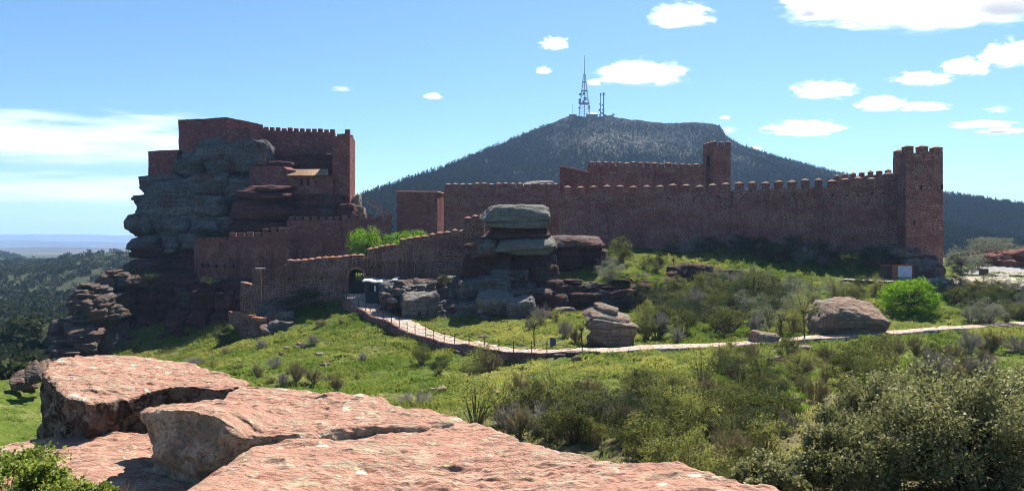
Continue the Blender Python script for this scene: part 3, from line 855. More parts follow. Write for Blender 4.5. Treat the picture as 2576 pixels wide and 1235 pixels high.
mb = MB(); wall_piece(mb, [(716, 424, 440, 147.6), (830, 425, 440, 148.2)], 0.5); house_part(mb, 'parapet', M['plaster'])

# staircase of metal behind the middle wall
o = empty('metal_stair', P(950, 545, 147))
tag(o, 'open metal staircase with handrails rising behind the middle wall', 'staircase')
sl = np.array(o.location)
mb = MB()
a, b = P(918, 510, 147) - sl, P(983, 549, 147) - sl
for off in (0, 1.1):
    mb.bar(a + [0, off, 0], b + [0, off, 0], 0.07)
mb.build('stringer', M['metal'], o)
mb = MB()
for i in range(14):
    p = a + (b - a) * (i + 0.5) / 14
    mb.box(p + np.array([0, .55, .05]), (0.42, 1.1, 0.05))
mb.build('tread', M['cap'], o)
for off in (0, 1.1):
    mb = MB()
    mb.bar(a + [0, off, 1.15], b + [0, off, 1.15], 0.05); mb.bar(a + [0, off, .6], b + [0, off, .6], 0.03)
    for i in range(6):
        p = a + (b - a) * i / 5 + np.array([0, off, 0]); mb.bar(p, p + [0, 0, 1.15], 0.035)
    mb.build('handrail', M['cap'], o)
# ---------------------------------------------------------------- rocks
_CS = {}
def cube_sphere(n):
    if n in _CS:
        return _CS[n]
    V, F = [], []
    t = np.linspace(-1, 1, n + 1)
    A, B = np.meshgrid(t, t, indexing='ij')
    a, b = A.ravel(), B.ravel(); one = np.ones_like(a)
    base = 0
    for ax in range(3):
        for s in (-1, 1):
            q = np.zeros((len(a), 3)); q[:, ax] = s * one; q[:, (ax + 1) % 3] = a; q[:, (ax + 2) % 3] = b
            V.append(q); F.append(grid_quads(n + 1, n + 1, flip=(s > 0)) + base); base += len(a)
    V = np.vstack(V); F = np.vstack(F)
    key = np.round(V * 1e5).astype(np.int64)
    u, idx, inv = np.unique(key, axis=0, return_index=True, return_inverse=True)
    _CS[n] = (V[idx], inv.ravel()[F])
    return _CS[n]

def rand_unit(n, r):
    v = r.normal(size=(n, 3))
    return v / np.linalg.norm(v, axis=1)[:, None]

def block(c, s, rz=0.0, tilt=(0, 0), seed=0, p=4.0, rough=0.10, fine=0.10, strata=0.0, n=14):
    """A rounded, weathered block: centre c, full sizes s."""
    V, F = cube_sphere(n)
    V = V / np.linalg.norm(V, axis=1)[:, None]
    rs = np.random.default_rng(seed * 13 + 1)
    # a bevelled, broken block: the six faces and a handful of random breaks, softened at the edges by p
    N = np.vstack([np.eye(3), -np.eye(3), rand_unit(7, rs)])
    H = np.concatenate([np.ones(6), rs.uniform(1.05, 1.32, 7)])
    N[:6] += rs.normal(0, 0.10, (6, 3)); N /= np.linalg.norm(N, axis=1)[:, None]
    kk = p * 2.6
    q = np.maximum(V @ N.T / H, 0)
    R = np.sum(q ** kk, 1) ** (-1 / kk)
    V = V * np.minimum(R, 1.62)[:, None]
    sd = seed * 3.17
    V = V * (1 + 0.8 * rough * fbm(V * 1.15 + sd, 3, seed))[:, None]
    V = V * np.asarray(s) / 2
    nrm = V / np.maximum(np.linalg.norm(V, axis=1), 1e-6)[:, None]
    if strata:
        k = vnoise(np.column_stack([V[:, 0] * 0.12 + sd, V[:, 1] * 0.12, V[:, 2] * 2.1]), seed + 40)
        V[:, :2] += nrm[:, :2] * (strata * k)[:, None]
    rg = 1 - 2.2 * np.abs(fbm((V + sd * 7) * 0.55, 3, seed + 3))
    V = V + nrm * (fine * (0.55 * rg + 0.6 * fbm((V + sd * 7) * 1.3, 4, seed + 5)))[:, None]
    tx, ty = tilt
    ca, sa = math.cos(tx), math.sin(tx)
    V = np.column_stack([V[:, 0], V[:, 1] * ca - V[:, 2] * sa, V[:, 1] * sa + V[:, 2] * ca])
    ca, sa = math.cos(ty), math.sin(ty)
    V = np.column_stack([V[:, 0] * ca + V[:, 2] * sa, V[:, 1], -V[:, 0] * sa + V[:, 2] * ca])
    ca, sa = math.cos(rz), math.sin(rz)
    V = np.column_stack([V[:, 0] * ca - V[:, 1] * sa, V[:, 0] * sa + V[:, 1] * ca, V[:, 2]])
    return V + np.asarray(c), F

class RB:
    """Several blocks grown into one outcrop."""
    def __init__(self):
        self.V, self.F, self.n, self.k = [], [], 0, 0
    def put(self, V, F):
        self.V.append(V); self.F.append(F + self.n); self.n += len(V); return self
    def blk(self, x0, x1, y0, y1, D, depth, seed=None, **kw):
        """A block that shows from x0..x1 and y0..y1 with its face at distance D."""
        self.k += 1
        seed = self.k if seed is None else seed
        Dm = D + depth * 0.5
        c = P((x0 + x1) / 2, (y0 + y1) / 2, D); c[1] = Dm
        self.put(*block(c, ((x1 - x0) / FPX * D, depth, (y1 - y0) / FPX * D), seed=seed, **kw))
        return self
    def build(self, name, mat):
        return link_mesh(name, np.vstack(self.V), np.vstack(self.F), mat, smooth=True)

def course(rb, y0, y1, xl, xr, D, wmin, wmax, seed, depth=6.0, p=3.0, bow=3.0, **kw):
    """A course of blocks side by side; the course bows away at both ends."""
    rr = random.Random(seed)
    x = xl
    while x < xr - 4:
        w = rr.uniform(wmin, wmax)
        if xr - (x + w) < wmin * 0.6:
            w = xr - x
        u = ((x + w / 2) - (xl + xr) / 2) / ((xr - xl) / 2)
        d = D + bow * u * u + rr.uniform(-1.0, 1.0)
        dy = rr.uniform(-3, 3)
        rb.blk(x - w * 0.03, x + w * 1.03, y0 - 2 + dy, y1 + 3 + dy, d, depth, seed=seed * 31 + int(x), p=p, rz=rr.uniform(-0.12, 0.12), tilt=(rr.uniform(-.06, .06), rr.uniform(-.05, .05)), **kw)
        x += w

# great rock under the keep: grey blocks above
rb = RB()
kw = dict(rough=0.12, fine=0.28, strata=0.14, n=20)
rb.blk(472, 600, 338, 415, 147.6, 9, p=2.4, rough=.10, fine=.3, n=20); rb.blk(560, 668, 352, 420, 147.8, 9, p=2.6, rough=.10, fine=.3, n=20)
course(rb, 374, 438, 442, 640, 146.5, 55, 95, 1, 8, **kw)
rb.blk(378, 450, 436, 452, 147.6, 8, p=4, fine=.2, strata=.2, n=16)
course(rb, 438, 492, 352, 650, 145.2, 60, 110, 2, 9, bow=4.5, **kw)
rb.blk(330, 372, 489, 505, 149, 7, p=3, fine=.2, n=14)
course(rb, 494, 546, 332, 640, 143.8, 60, 105, 3, 10, bow=4.5, **kw)
course(rb, 544, 592, 324, 650, 142.6, 55, 95, 4, 11, bow=4.5, **kw)
course(rb, 588, 632, 318, 600, 141.8, 50, 95, 5, 12, bow=4.5, **kw)
rb.blk(372, 640, 400, 640, 150.5, 14, p=6, n=10)
rb.blk(355, 640, 440, 520, 146.8, 14, p=6, n=10); rb.blk(340, 640, 500, 640, 144.8, 18, p=6, n=10)
o = rb.build('keep_rock', M['rock_keep'])
tag(o, 'towering grey sandstone rock of bulging blocks below the keep', 'rock', 'castle rocks')

rb = RB()
kw = dict(rough=0.08, fine=0.22, strata=0.25, n=18)
rb.blk(630, 735, 390, 436, 153.5, 8, p=3.5, **kw); rb.blk(705, 850, 388, 436, 154.5, 8, p=4, **kw); rb.blk(610, 740, 405, 450, 150, 8, p=4, **kw)
rb.blk(600, 722, 462, 486, 139.6, 9, p=3.4, **kw); rb.blk(586, 724, 480, 506, 138.6, 10, p=4, **kw)
rb.blk(570, 720, 500, 552, 140.0, 11, p=5, **kw); rb.blk(640, 722, 512, 548, 139.6, 6, p=3, **kw)
rb.blk(714, 800, 488, 528, 143.2, 9, p=5, **kw); rb.blk(780, 860, 488, 522, 143.6, 9, p=5, **kw); rb.blk(716, 850, 520, 560, 142.8, 10, p=5, **kw)
rb.blk(842, 892, 512, 560, 142.6, 8, p=4, **kw)
rb.blk(560, 730, 546, 606, 141.2, 12, p=5, **kw); rb.blk(600, 735, 560, 580, 140.4, 5, p=3.5, **kw)
rb.blk(326, 560, 622, 652, 142.5, 14, p=4, **kw); rb.blk(335, 520, 646, 700, 140.6, 16, p=5, **kw)
rb.blk(300, 420, 655, 712, 138, 14, p=4, **kw)
rb.blk(570, 740, 586, 700, 144, 10, p=6, **kw)
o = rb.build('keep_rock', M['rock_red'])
tag(o, 'smooth dark red rock bands beneath the small tiled house', 'rock', 'castle rocks')

# sunlit pillar rocks at the right foot of the keep
rb = RB()
rb.blk(884, 903, 488, 520, 147.5, 3, p=2.4, n=14, rough=.15); rb.blk(874, 886, 515, 546, 145, 4, p=3, n=14, fine=.12); rb.blk(888, 912, 518, 552, 146, 4, p=3, n=14, rough=.15); rb.blk(880, 900, 508, 522, 147, 4, p=3, n=12)
o = rb.build('pillar_rock', M['rock_boulder']); tag(o, 'sunlit knobbly rock pillar at the right foot of the keep tower', 'rock', 'castle rocks')

# cliffs below
rb = RB()
kw = dict(rough=0.10, fine=0.35, strata=0.45, n=18)
course(rb, 700, 745, 285, 500, 130, 50, 90, 11, 10, p=3.4, bow=2, **kw)
course(rb, 706, 735, 470, 665, 126, 60, 110, 12, 9, p=4, bow=1.5, **kw)
course(rb, 735, 800, 268, 440, 127.5, 34, 52, 13, 10, p=4.5, bow=2, **kw)
course(rb, 733, 790, 430, 640, 124.5, 42, 70, 14, 10, p=4.5, bow=1.5, **kw)
course(rb, 795, 858, 262, 420, 125.5, 34, 55, 15, 11, p=4.5, bow=2, **kw)
course(rb, 786, 838, 410, 600, 122.5, 45, 75, 16, 10, p=4, bow=1.5, **kw)
course(rb, 850, 905, 272, 400, 124, 40, 60, 17, 11, p=4, bow=2, **kw)
course(rb, 832, 875, 400, 520, 121.5, 45, 75, 18, 10, p=3.5, bow=1.5, **kw)
rb.blk(280, 640, 690, 900, 132, 14, p=6, n=12)
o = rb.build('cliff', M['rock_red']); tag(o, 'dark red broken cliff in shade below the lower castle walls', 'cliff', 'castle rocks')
rb = RB()
rb.blk(640, 720, 760, 800, 110, 5, p=3, fine=.3, strata=.3, n=16); rb.blk(655, 735, 785, 818, 106.5, 4, p=2.8, fine=.3, strata=.3, n=16); rb.blk(665, 730, 812, 850, 103.5, 4, p=2.6, fine=.35, strata=.3, n=18); rb.blk(690, 750, 818, 838, 104, 3, p=3, fine=.3, n=14); rb.blk(650, 690, 826, 866, 102.6, 3, p=2.8, fine=.3, n=14)
o = rb.build('rock_outcrop', M['rock_mid']); tag(o, 'jumbled grey rocks poking from the slope beside the ruined retaining wall', 'rock', 'loose rocks')

# the crag on the far left with its lit ledges
rb = RB(); rr = random.Random(5)
kw = dict(p=3.6, rough=.14, fine=.22, strata=.15, n=14)
led = [(270, 305, 682, 694, 131), (255, 330, 690, 720, 130), (188, 246, 716, 724, 127), (204, 262, 723, 732, 126.4), (176, 252, 731, 741, 125.6), (170, 235, 740, 756, 124.8), (180, 262, 745, 775, 124), (168, 240, 758, 790, 123.4), (172, 238, 770, 800, 122.6), (200, 262, 775, 806, 122.2),
       (184, 236, 796, 808, 121.6), (165, 242, 806, 818, 121), (150, 220, 816, 836, 120.6), (134, 186, 806, 852, 121.6), (160, 232, 828, 848, 119.8), (140, 200, 843, 866, 119.2), (112, 165, 852, 866, 119.2), (120, 215, 862, 890, 118.2), (110, 200, 885, 912, 117.2), (105, 185, 905, 935, 116.2), (180, 285, 830, 905, 124.5), (196, 300, 735, 850, 128.5), (230, 310, 700, 780, 132)]
for x0, x1, y0, y1, D in led:
    D -= 5.0
    cut = x0 + (x1 - x0) * rr.uniform(.35, .65)
    for a, b in ((x0, cut + 6), (cut - 6, x1)):
        e = rr.uniform(-4, 4)
        rb.blk(a, b, y0 + e, y1 + rr.uniform(0, 5), D + rr.uniform(-1.6, 1.6), rr.uniform(3.5, 7), rz=rr.uniform(-.6, .6), tilt=(rr.uniform(-.12, .2), rr.uniform(-.2, .2)), **kw)
    for j in range(2):
        w = (x1 - x0) * rr.uniform(.3, .55); xx = rr.uniform(x0, x1 - w)
        rb.blk(xx, xx + w, y0 + rr.uniform(-4, 3), y0 + rr.uniform(5, 9), D - rr.uniform(0.0, 1), rr.uniform(2.5, 5), rz=rr.uniform(-.5, .5), tilt=(rr.uniform(-.1, .1), 0), p=4, rough=.16, fine=.1, n=10)
o = rb.build('rock_outcrop', M['rock_ledge']); tag(o, 'stepped crag with sunlit ledges falling away at the far left', 'rock', 'castle rocks')

# the central outcrop carrying the grey cap slabs
rb = RB()
kw = dict(rough=.07, fine=.16, strata=.1, n=24)
rb.blk(1217, 1382, 513, 562, 105.2, 6.5, p=3.6, tilt=(0.02, 0.02), **kw)
rb.blk(1222, 1378, 558, 574, 104.9, 6.5, p=5, rough=.05, fine=.15, strata=.3, n=20)
o = rb.build('cap_slab', M['rock_pale']); tag(o, 'thick rounded grey slab capping the central outcrop beside the long wall', 'rock', 'castle rocks')
rb = RB()
rb.blk(1226, 1380, 570, 602, 106.2, 7, p=5, rough=.07, fine=.2, strata=.35, n=20)
rb.blk(1165, 1225, 612, 626, 105.6, 4, p=3, **kw)
rb.blk(1205, 1290, 636, 700, 105.8, 6, p=3.2, **kw); rb.blk(1275, 1378, 624, 690, 106.4, 7, p=3.6, **kw); rb.blk(1298, 1372, 676, 736, 105.0, 6, p=3, **kw); rb.blk(1186, 1262, 690, 746, 104.4, 6, p=3, **kw); rb.blk(1255, 1332, 700, 748, 103.4, 5, p=3, **kw); rb.blk(1230, 1300, 668, 706, 104.6, 4, p=2.8, **kw); rb.blk(1200, 1380, 620, 760, 109.0, 8, p=6, n=10); rb.blk(1338, 1402, 628, 700, 107.2, 6, p=3.4, **kw); rb.blk(1328, 1412, 668, 742, 104.8, 5, p=3.2, **kw); rb.blk(1352, 1424, 706, 762, 103.4, 4, p=3, **kw); rb.blk(1160, 1240, 640, 712, 106.0, 5, p=3.2, **kw); rb.blk(1196, 1400, 600, 640, 107.0, 8, p=5, **kw)
rb.blk(1195, 1290, 655, 690, 105.4, 5, p=3.5, **kw)
rb.blk(1225, 1335, 676, 712, 103.9, 5, p=3, **kw)
rb.blk(1362, 1452, 616, 716, 111.5, 8, p=4, rough=.1, fine=.3, strata=.4, n=20); rb.blk(1436, 1532, 612, 672, 113.5, 8, p=4, rough=.1, fine=.3, strata=.4, n=20)
rb.blk(1370, 1520, 615, 700, 121, 10, p=5, rough=.08, fine=.3, strata=.4, n=20)
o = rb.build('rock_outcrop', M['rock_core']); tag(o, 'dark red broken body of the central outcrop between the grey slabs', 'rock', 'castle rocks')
kw = dict(rough=.08, fine=.18, strata=.1, n=24)
rb = RB(); rb.blk(1244, 1396, 597, 626, 104.0, 8.5, p=3.6, tilt=(.08, -.04), **kw); rb.blk(1262, 1392, 616, 642, 104.6, 7, p=3.2, **kw)
tag(rb.build('rock_slab', M['rock_pale']), 'wide grey slab with a sunlit rim half way down the central outcrop', 'rock', 'castle rocks')
rb = RB(); rb.blk(1390, 1520, 592, 622, 110.9, 10, p=3.6, tilt=(.05, .05), **kw)
tag(rb.build('rock_slab', M['rock_mid']), 'long grey slab under the left end of the long wall', 'rock', 'castle rocks')
rb = RB(); rb.blk(1182, 1252, 602, 650, 104.8, 5, p=2.8, **kw); rb.blk(1228, 1330, 680, 716, 103.4, 5, p=3, **kw); rb.blk(1196, 1270, 694, 746, 103.6, 5, p=2.8, **kw); rb.blk(1268, 1346, 706, 752, 102.9, 5, p=2.8, **kw)
tag(rb.build('rock_outcrop', M['rock_mid']), 'grey knobs of rock bulging from the left and foot of the central outcrop', 'rock', 'castle rocks')
rb = RB()
kw = dict(rough=.12, fine=.30, strata=.2, n=22)
for x0, x1, y0, y1, D in [(985, 1100, 704, 722, 106.5), (950, 1030, 722, 770, 104), (946, 1025, 752, 796, 102.4), (1030, 1120, 715, 790, 103), (1010, 1092, 738, 812, 99.6), (1085, 1180, 700, 770, 103), (1080, 1150, 760, 815, 100.2), (1140, 1215, 706, 800, 101.2), (1125, 1215, 760, 820, 98.6), (1200, 1292, 738, 790, 98.8), (1205, 1300, 780, 812, 98.0), (1190, 1300, 700, 750, 101.5), (1275, 1345, 735, 775, 99.6), (1280, 1348, 772, 812, 97.6), (1330, 1400, 725, 760, 101), (960, 990, 745, 760, 103.4)]:
    rb.blk(x0, x1, y0, y1, D, 7, p=3.2, rz=rr.uniform(-.2, .2), tilt=(rr.uniform(-.1, .1), rr.uniform(-.08, .08)), **kw)
for i in range(46):
    x = rr.uniform(955, 1330); y = rr.uniform(715, 812); w = rr.uniform(12, 34)
    rb.blk(x - w / 2, x + w / 2, y - w * .3, y + w * .35, 103.2 - (y - 715) * 0.055 - rr.uniform(0, 1.2), 2.5, p=3.2, rz=rr.uniform(-.4, .4), tilt=(rr.uniform(-.2, .2), rr.uniform(-.2, .2)), rough=.16, fine=.12, n=10)
rb.blk(960, 1330, 712, 815, 105, 10, p=6, n=12)
o = rb.build('cliff', M['rock_mid']); tag(o, 'shaded grey cliff of cracked boulders between the kiosk and the meadow', 'cliff', 'castle rocks')
rb = RB()
kw = dict(rough=.10, fine=.25, strata=.45, n=20)
for x0, x1, y0, y1, D in [(1345, 1470, 706, 730, 105.5), (1360, 1480, 722, 775, 103.6), (1455, 1580, 712, 735, 105), (1470, 1590, 728, 780, 102.8), (1565, 1705, 700, 722, 106), (1575, 1690, 715, 768, 103.6), (1335, 1440, 735, 792, 102.6), (1430, 1530, 738, 792, 102.4), (1520, 1620, 730, 786, 102.6), (1310, 1390, 790, 812, 96), (1680, 1730, 702, 740, 105), (1690, 1806, 668, 714, 109), (1800, 1868, 680, 704, 109.6), (1350, 1420, 690, 712, 108), (1500, 1640, 690, 704, 108)]:
    rb.blk(x0, x1, y0, y1, D, 5, p=4, rz=rr.uniform(-.12, .12), tilt=(rr.uniform(-.05, .1), rr.uniform(-.05, .05)), **kw)
for i in range(60):
    x = rr.uniform(1350, 1700); y = rr.uniform(706, 785); w = rr.uniform(18, 50)
    rb.blk(x - w / 2, x + w / 2, y - 3, y + 4, 105.4 - (y - 706) * 0.05 - rr.uniform(0, .7), 2.5, p=4, rz=rr.uniform(-.3, .3), tilt=(rr.uniform(-.1, .1), rr.uniform(-.05, .05)), rough=.15, fine=.08, n=9)
o = rb.build('cliff', M['rock_core']); tag(o, 'low layered dark cliff band under the grassy shelf before the long wall', 'cliff', 'castle rocks')
rb = RB()
kw = dict(rough=.10, fine=.2, strata=.25, n=18)
rb.blk(2274, 2382, 642, 706, 112.0, 8, p=3.4, **kw); rb.blk(2190, 2300, 645, 696, 115.2, 6, p=3, **kw); rb.blk(2240, 2330, 624, 656, 112.6, 7, p=3.2, **kw); rb.blk(2300, 2384, 664, 706, 111.6, 6, p=3.5, **kw); rb.blk(2140, 2215, 655, 694, 116.6, 4, p=3, **kw)
o = rb.build('rock_outcrop', M['rock_mid']); tag(o, 'dark rock footing under the corner tower behind the information board', 'rock', 'castle rocks')
rb = RB()
for x0, x1, y0, y1, D in [(2480, 2600, 640, 690, 140), (2470, 2560, 655, 692, 137), (2540, 2700, 628, 690, 139), (2500, 2620, 630, 645, 143)]:
    rb.blk(x0, x1, y0, y1, D, 8, p=3.2, rough=.14, fine=.5, strata=.5, n=22)
for i in range(30):
    x = rr.uniform(2480, 2680); y = rr.uniform(634, 685); w = rr.uniform(14, 36)
    rb.blk(x - w / 2, x + w / 2, y - 4, y + 5, 138.6 - rr.uniform(0, 2.5), 3, p=3.5, rz=rr.uniform(-.4, .4), tilt=(rr.uniform(-.2, .1), rr.uniform(-.2, .2)), rough=.16, fine=.1, n=9)
o = rb.build('rock_bank', rock('red earth bank', (0.26, 0.10, 0.07), (0.34, 0.24, 0.18), 0.4, (0.10, 0.05, 0.04), 1.2, .3, 1.0)); tag(o, 'rusty red rock bank beyond the parking area at the right edge', 'rock', 'loose rocks')

rb = RB()
rb.blk(1300, 1352, 458, 476, 172, 6, p=2.6, rough=.08, fine=.15, strata=.2, n=16, tilt=(0.15, -.25)); rb.blk(1335, 1394, 454, 476, 173, 6, p=3.5, rough=.06, fine=.12, strata=.2, n=16, tilt=(0.15, -.06)); rb.blk(1316, 1370, 455, 466, 174, 5, p=3, rough=.06, fine=.12, n=14, tilt=(0.15, -.1))
tag(rb.build('rock_outcrop', M['rock_pale']), 'pale sunlit layered rock rising behind the sixteen-merlon wall', 'rock', 'castle rocks')

for x0, x1, y0, y1, D, lab in ((1008, 1092, 738, 808, 98.4, 'big rounded grey boulder at the cliff foot nearest the kiosk'), (1202, 1294, 738, 792, 97.2, 'broad grey boulder at the cliff foot below the central outcrop'), (1272, 1338, 752, 806, 96.4, 'squat grey boulder at the right end of the cliff foot')):
    rb = RB(); rb.blk(x0, x1, y0, y1, D, 5, seed=int(x0), p=2.8, rough=.12, fine=.18, strata=.05, n=24, rz=.15, tilt=(.12, .05))
    tag(rb.build('boulder', M['rock_cliff']), lab, 'boulder', 'boulders at the cliff foot')

# boulders in the meadow
def boulder(label, x0, x1, y0, y1, depth, mat, seed, name='boulder', **kw):
    g = hit((x0 + x1) / 2, y1 - 2)
    rb = RB(); D = g[1]
    rb.blk(x0, x1, y0, y1 + 4, D, depth, seed=seed, **kw)
    return tag(rb.build(name, M[mat]), label, 'boulder', 'boulders in the meadow')
b = boulder('big brown boulder with a flat sunlit top above the paved path', 2066, 2234, 762, 850, 5.0, 'rock_boulder', 9, p=3.6, rough=.10, fine=.16, n=40, rz=0.2, tilt=(0.46, 0.2))
boulder('small flat-topped brown rock beside the paved path', 1902, 1960, 838, 866, 2.0, 'rock_boulder', 4, p=4, rough=.10, fine=.06, n=18, rz=0.2)
g = hit(1530, 872); D = g[1]
rb = RB()
rb.blk(1482, 1590, 790, 816, D + .4, 3.2, p=3.6, rough=.10, fine=.10, strata=.06, n=20, tilt=(.22, .20)); rb.blk(1478, 1606, 806, 844, D, 3.2, p=4.2, rough=.08, fine=.10, strata=.12, n=24, tilt=(.15, .18)); rb.blk(1482, 1600, 838, 884, D - .1, 3.2, p=4, rough=.10, fine=.12, strata=.12, n=22, tilt=(0, .25)); rb.blk(1498, 1556, 770, 792, D + 1.4, 2.4, p=3, rough=.12, fine=.1, n=16, tilt=(.1, .1))
tag(rb.build('boulder', M['rock_tan']), 'tilted layered boulder split in slabs above the paved path', 'boulder', 'boulders in the meadow')
for (x0, x1, y0, y1, lab, sd) in [(2010, 2050, 872, 888, 'dark low rock in the scrub right of centre', 21), (1940, 1990, 902, 918, 'half buried pale rock in the grass below the path', 22), (1395, 1450, 774, 790, 'lone grey rock poking from the grass left of the tilted boulder', 24)]:
    boulder(lab, x0, x1, y0, y1, 1.6, 'rock_boulder', sd, p=3.2, rough=.15, fine=.08, n=14)
for i, (x, y, w, h) in enumerate([(1375, 900, 26, 6), (1410, 897, 30, 6), (1443, 892, 34, 5)]):
    g = hit(x, y)
    V, F = block(g + np.array([0, 0, 0.05]), (w / FPX * g[1], 0.9, 0.28), seed=50 + i, p=5, rough=.08, fine=.03, n=10)
    tag(link_mesh('stone_step', V, F, M['rock_ledge'], smooth=True), 'flat pale stone step in the grass where the retaining wall ends', 'stone step', 'stone steps below the path')
for i, (x0, x1, y0, y1) in enumerate([(38, 75, 934, 962), (60, 90, 930, 955), (80, 106, 924, 948), (5, 50, 950, 975), (40, 70, 962, 972)]):
    D = 34 + i
    rb = RB(); rb.blk(x0, x1, y0, y1, D, 1.6, seed=60 + i, p=4, rough=.1, fine=.05, n=12, rz=.5, tilt=(.3, -.3))
    tag(rb.build('rock_slab', M['rock_ledge']), ['grey slab leaning left behind the foreground block', 'middle pale slab of the leaning pile at left', 'rounded pale stone touching the foreground block corner', 'flat pale rock sloping down at the left edge', 'small pale stone under the leaning slabs'][i], 'rock', 'loose rocks')

for i in range(34):
    if i < 22:
        x = rr.uniform(1040, 2576); y = rr.uniform(845, 1000) if i < 12 else rr.uniform(700, 850)
    else:
        x = rr.uniform(450, 900); y = rr.uniform(800, 960)
    g = hit(x, y); s_ = rr.uniform(.25, .6)
    V, F = block(g + np.array([0, 0, s_ * .12]), (s_ * 1.5, s_ * 1.2, s_ * .7), rr.uniform(0, 3), (rr.uniform(-.2, .2), rr.uniform(-.2, .2)), 200 + i, 3.2, .15, .03, n=8)
    tag(link_mesh('stone', V, F, M['rock_boulder'], smooth=True), 'small pale stone lying in the ' + ('grass of the slope above or below the path' if i < 22 else 'grass of the steep left slope'), 'stone', 'small stones on the right slopes' if i < 22 else 'small stones on the left slope')

# ---------------------------------------------------------------- the foreground sandstone
def fg_rock(name, ca, cb, red, black, amt):
    t = NT(name)
    oc = t.n('TexCoord').outputs['Object']
    nrm = t.n('NewGeometry')
    n1 = t.noise(oc, 0.9, 6, 0.65, 0.6)
    n2 = t.noise(oc, 4.5, 7, 0.68, 0.4)
    n3 = t.noise(oc, 22, 5, 0.7)
    mp = t.n('Mapping', None, Vector=oc, Scale=(1.0, 2.6, 1.6), Rotation=(0, 0, 0.2))
    n4 = t.noise(mp.outputs[0], 3.4, 6, 0.66, 1.2)
    pink = t.mix(n1.outputs[0], (0.38, 0.18, 0.122), (0.46, 0.265, 0.185))
    c = t.mix(t.ramp(n2.outputs[0], 0.50, 0.62, 0, 0.8), pink, (0.48, 0.35, 0.25))
    c = t.mix(t.ramp(n4.outputs[0], 0.52, 0.64, 0, 0.75), c, (0.24, 0.175, 0.115))
    c = t.mix(t.ramp(n3.outputs[0], 0.54, 0.66, 0, 0.6), c, (0.20, 0.115, 0.08))
    n6 = t.noise(oc, 60, 3, 0.7)
    c = t.mix(t.ramp(n6.outputs[0], 0.5, 0.7, 0, 0.45), c, (0.25, 0.15, 0.11))
    sm = t.noise(mp.outputs[0], 1.1, 5, 0.7, 1.5)
    c = t.mix(t.ramp(sm.outputs[0], 0.56, 0.66, 0, 0.6), c, (0.36, 0.33, 0.22))
    v = t.n('TexVoronoi', {'feature': 'SMOOTH_F1'}, Vector=t.n('VectorMath', {'operation': 'ADD'}, i0=oc, i1=t.n('VectorMath', {'operation': 'SCALE'}, i0=n2.outputs['Color'], Scale=0.35).outputs[0]).outputs[0], Scale=3.4)
    v.inputs['Smoothness'].default_value = 0.3
    lich = t.math('MULTIPLY', t.ramp(v.outputs['Distance'], 0.16, 0.24, 1, 0), t.ramp(n1.outputs[0], 0.48, 0.56))
    c = t.mix(t.math('MULTIPLY', lich, 0.8), c, (0.72, 0.66, 0.50))
    v2 = t.n('TexVoronoi', None, Vector=oc, Scale=9.0)
    lic2 = t.math('MULTIPLY', t.ramp(v2.outputs['Distance'], 0.18, 0.25, 1, 0), t.ramp(n4.outputs[0], 0.50, 0.58))
    c = t.mix(t.math('MULTIPLY', lic2, 0.7), c, (0.62, 0.58, 0.30))
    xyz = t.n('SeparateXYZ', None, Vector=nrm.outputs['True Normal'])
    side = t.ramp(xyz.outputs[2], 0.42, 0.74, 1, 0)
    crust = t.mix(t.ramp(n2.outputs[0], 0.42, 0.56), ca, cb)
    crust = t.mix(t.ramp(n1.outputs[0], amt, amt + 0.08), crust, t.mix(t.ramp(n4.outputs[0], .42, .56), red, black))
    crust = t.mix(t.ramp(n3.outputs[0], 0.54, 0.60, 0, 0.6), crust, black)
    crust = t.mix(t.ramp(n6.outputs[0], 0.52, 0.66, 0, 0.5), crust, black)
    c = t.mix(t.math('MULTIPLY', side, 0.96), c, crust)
    h = t.math('ADD', t.math('MULTIPLY', n2.outputs[0], 1.0), t.math('ADD', t.math('MULTIPLY', n3.outputs[0], 0.28), t.math('MULTIPLY', n4.outputs[0], 1.0)))
    return t.done(c, 0.92, t.bump(h, 0.9, 0.06), 0.12)
M['fg'] = fg_rock('pink foreground sandstone', (0.20, 0.185, 0.135), (0.36, 0.325, 0.24), (0.25, 0.16, 0.11), (0.06, 0.05, 0.042), 0.56)
M['fg_dark'] = fg_rock('dark crusted sandstone', (0.035, 0.030, 0.028), (0.16, 0.125, 0.10), (0.26, 0.19, 0.14), (0.03, 0.022, 0.02), 0.50)

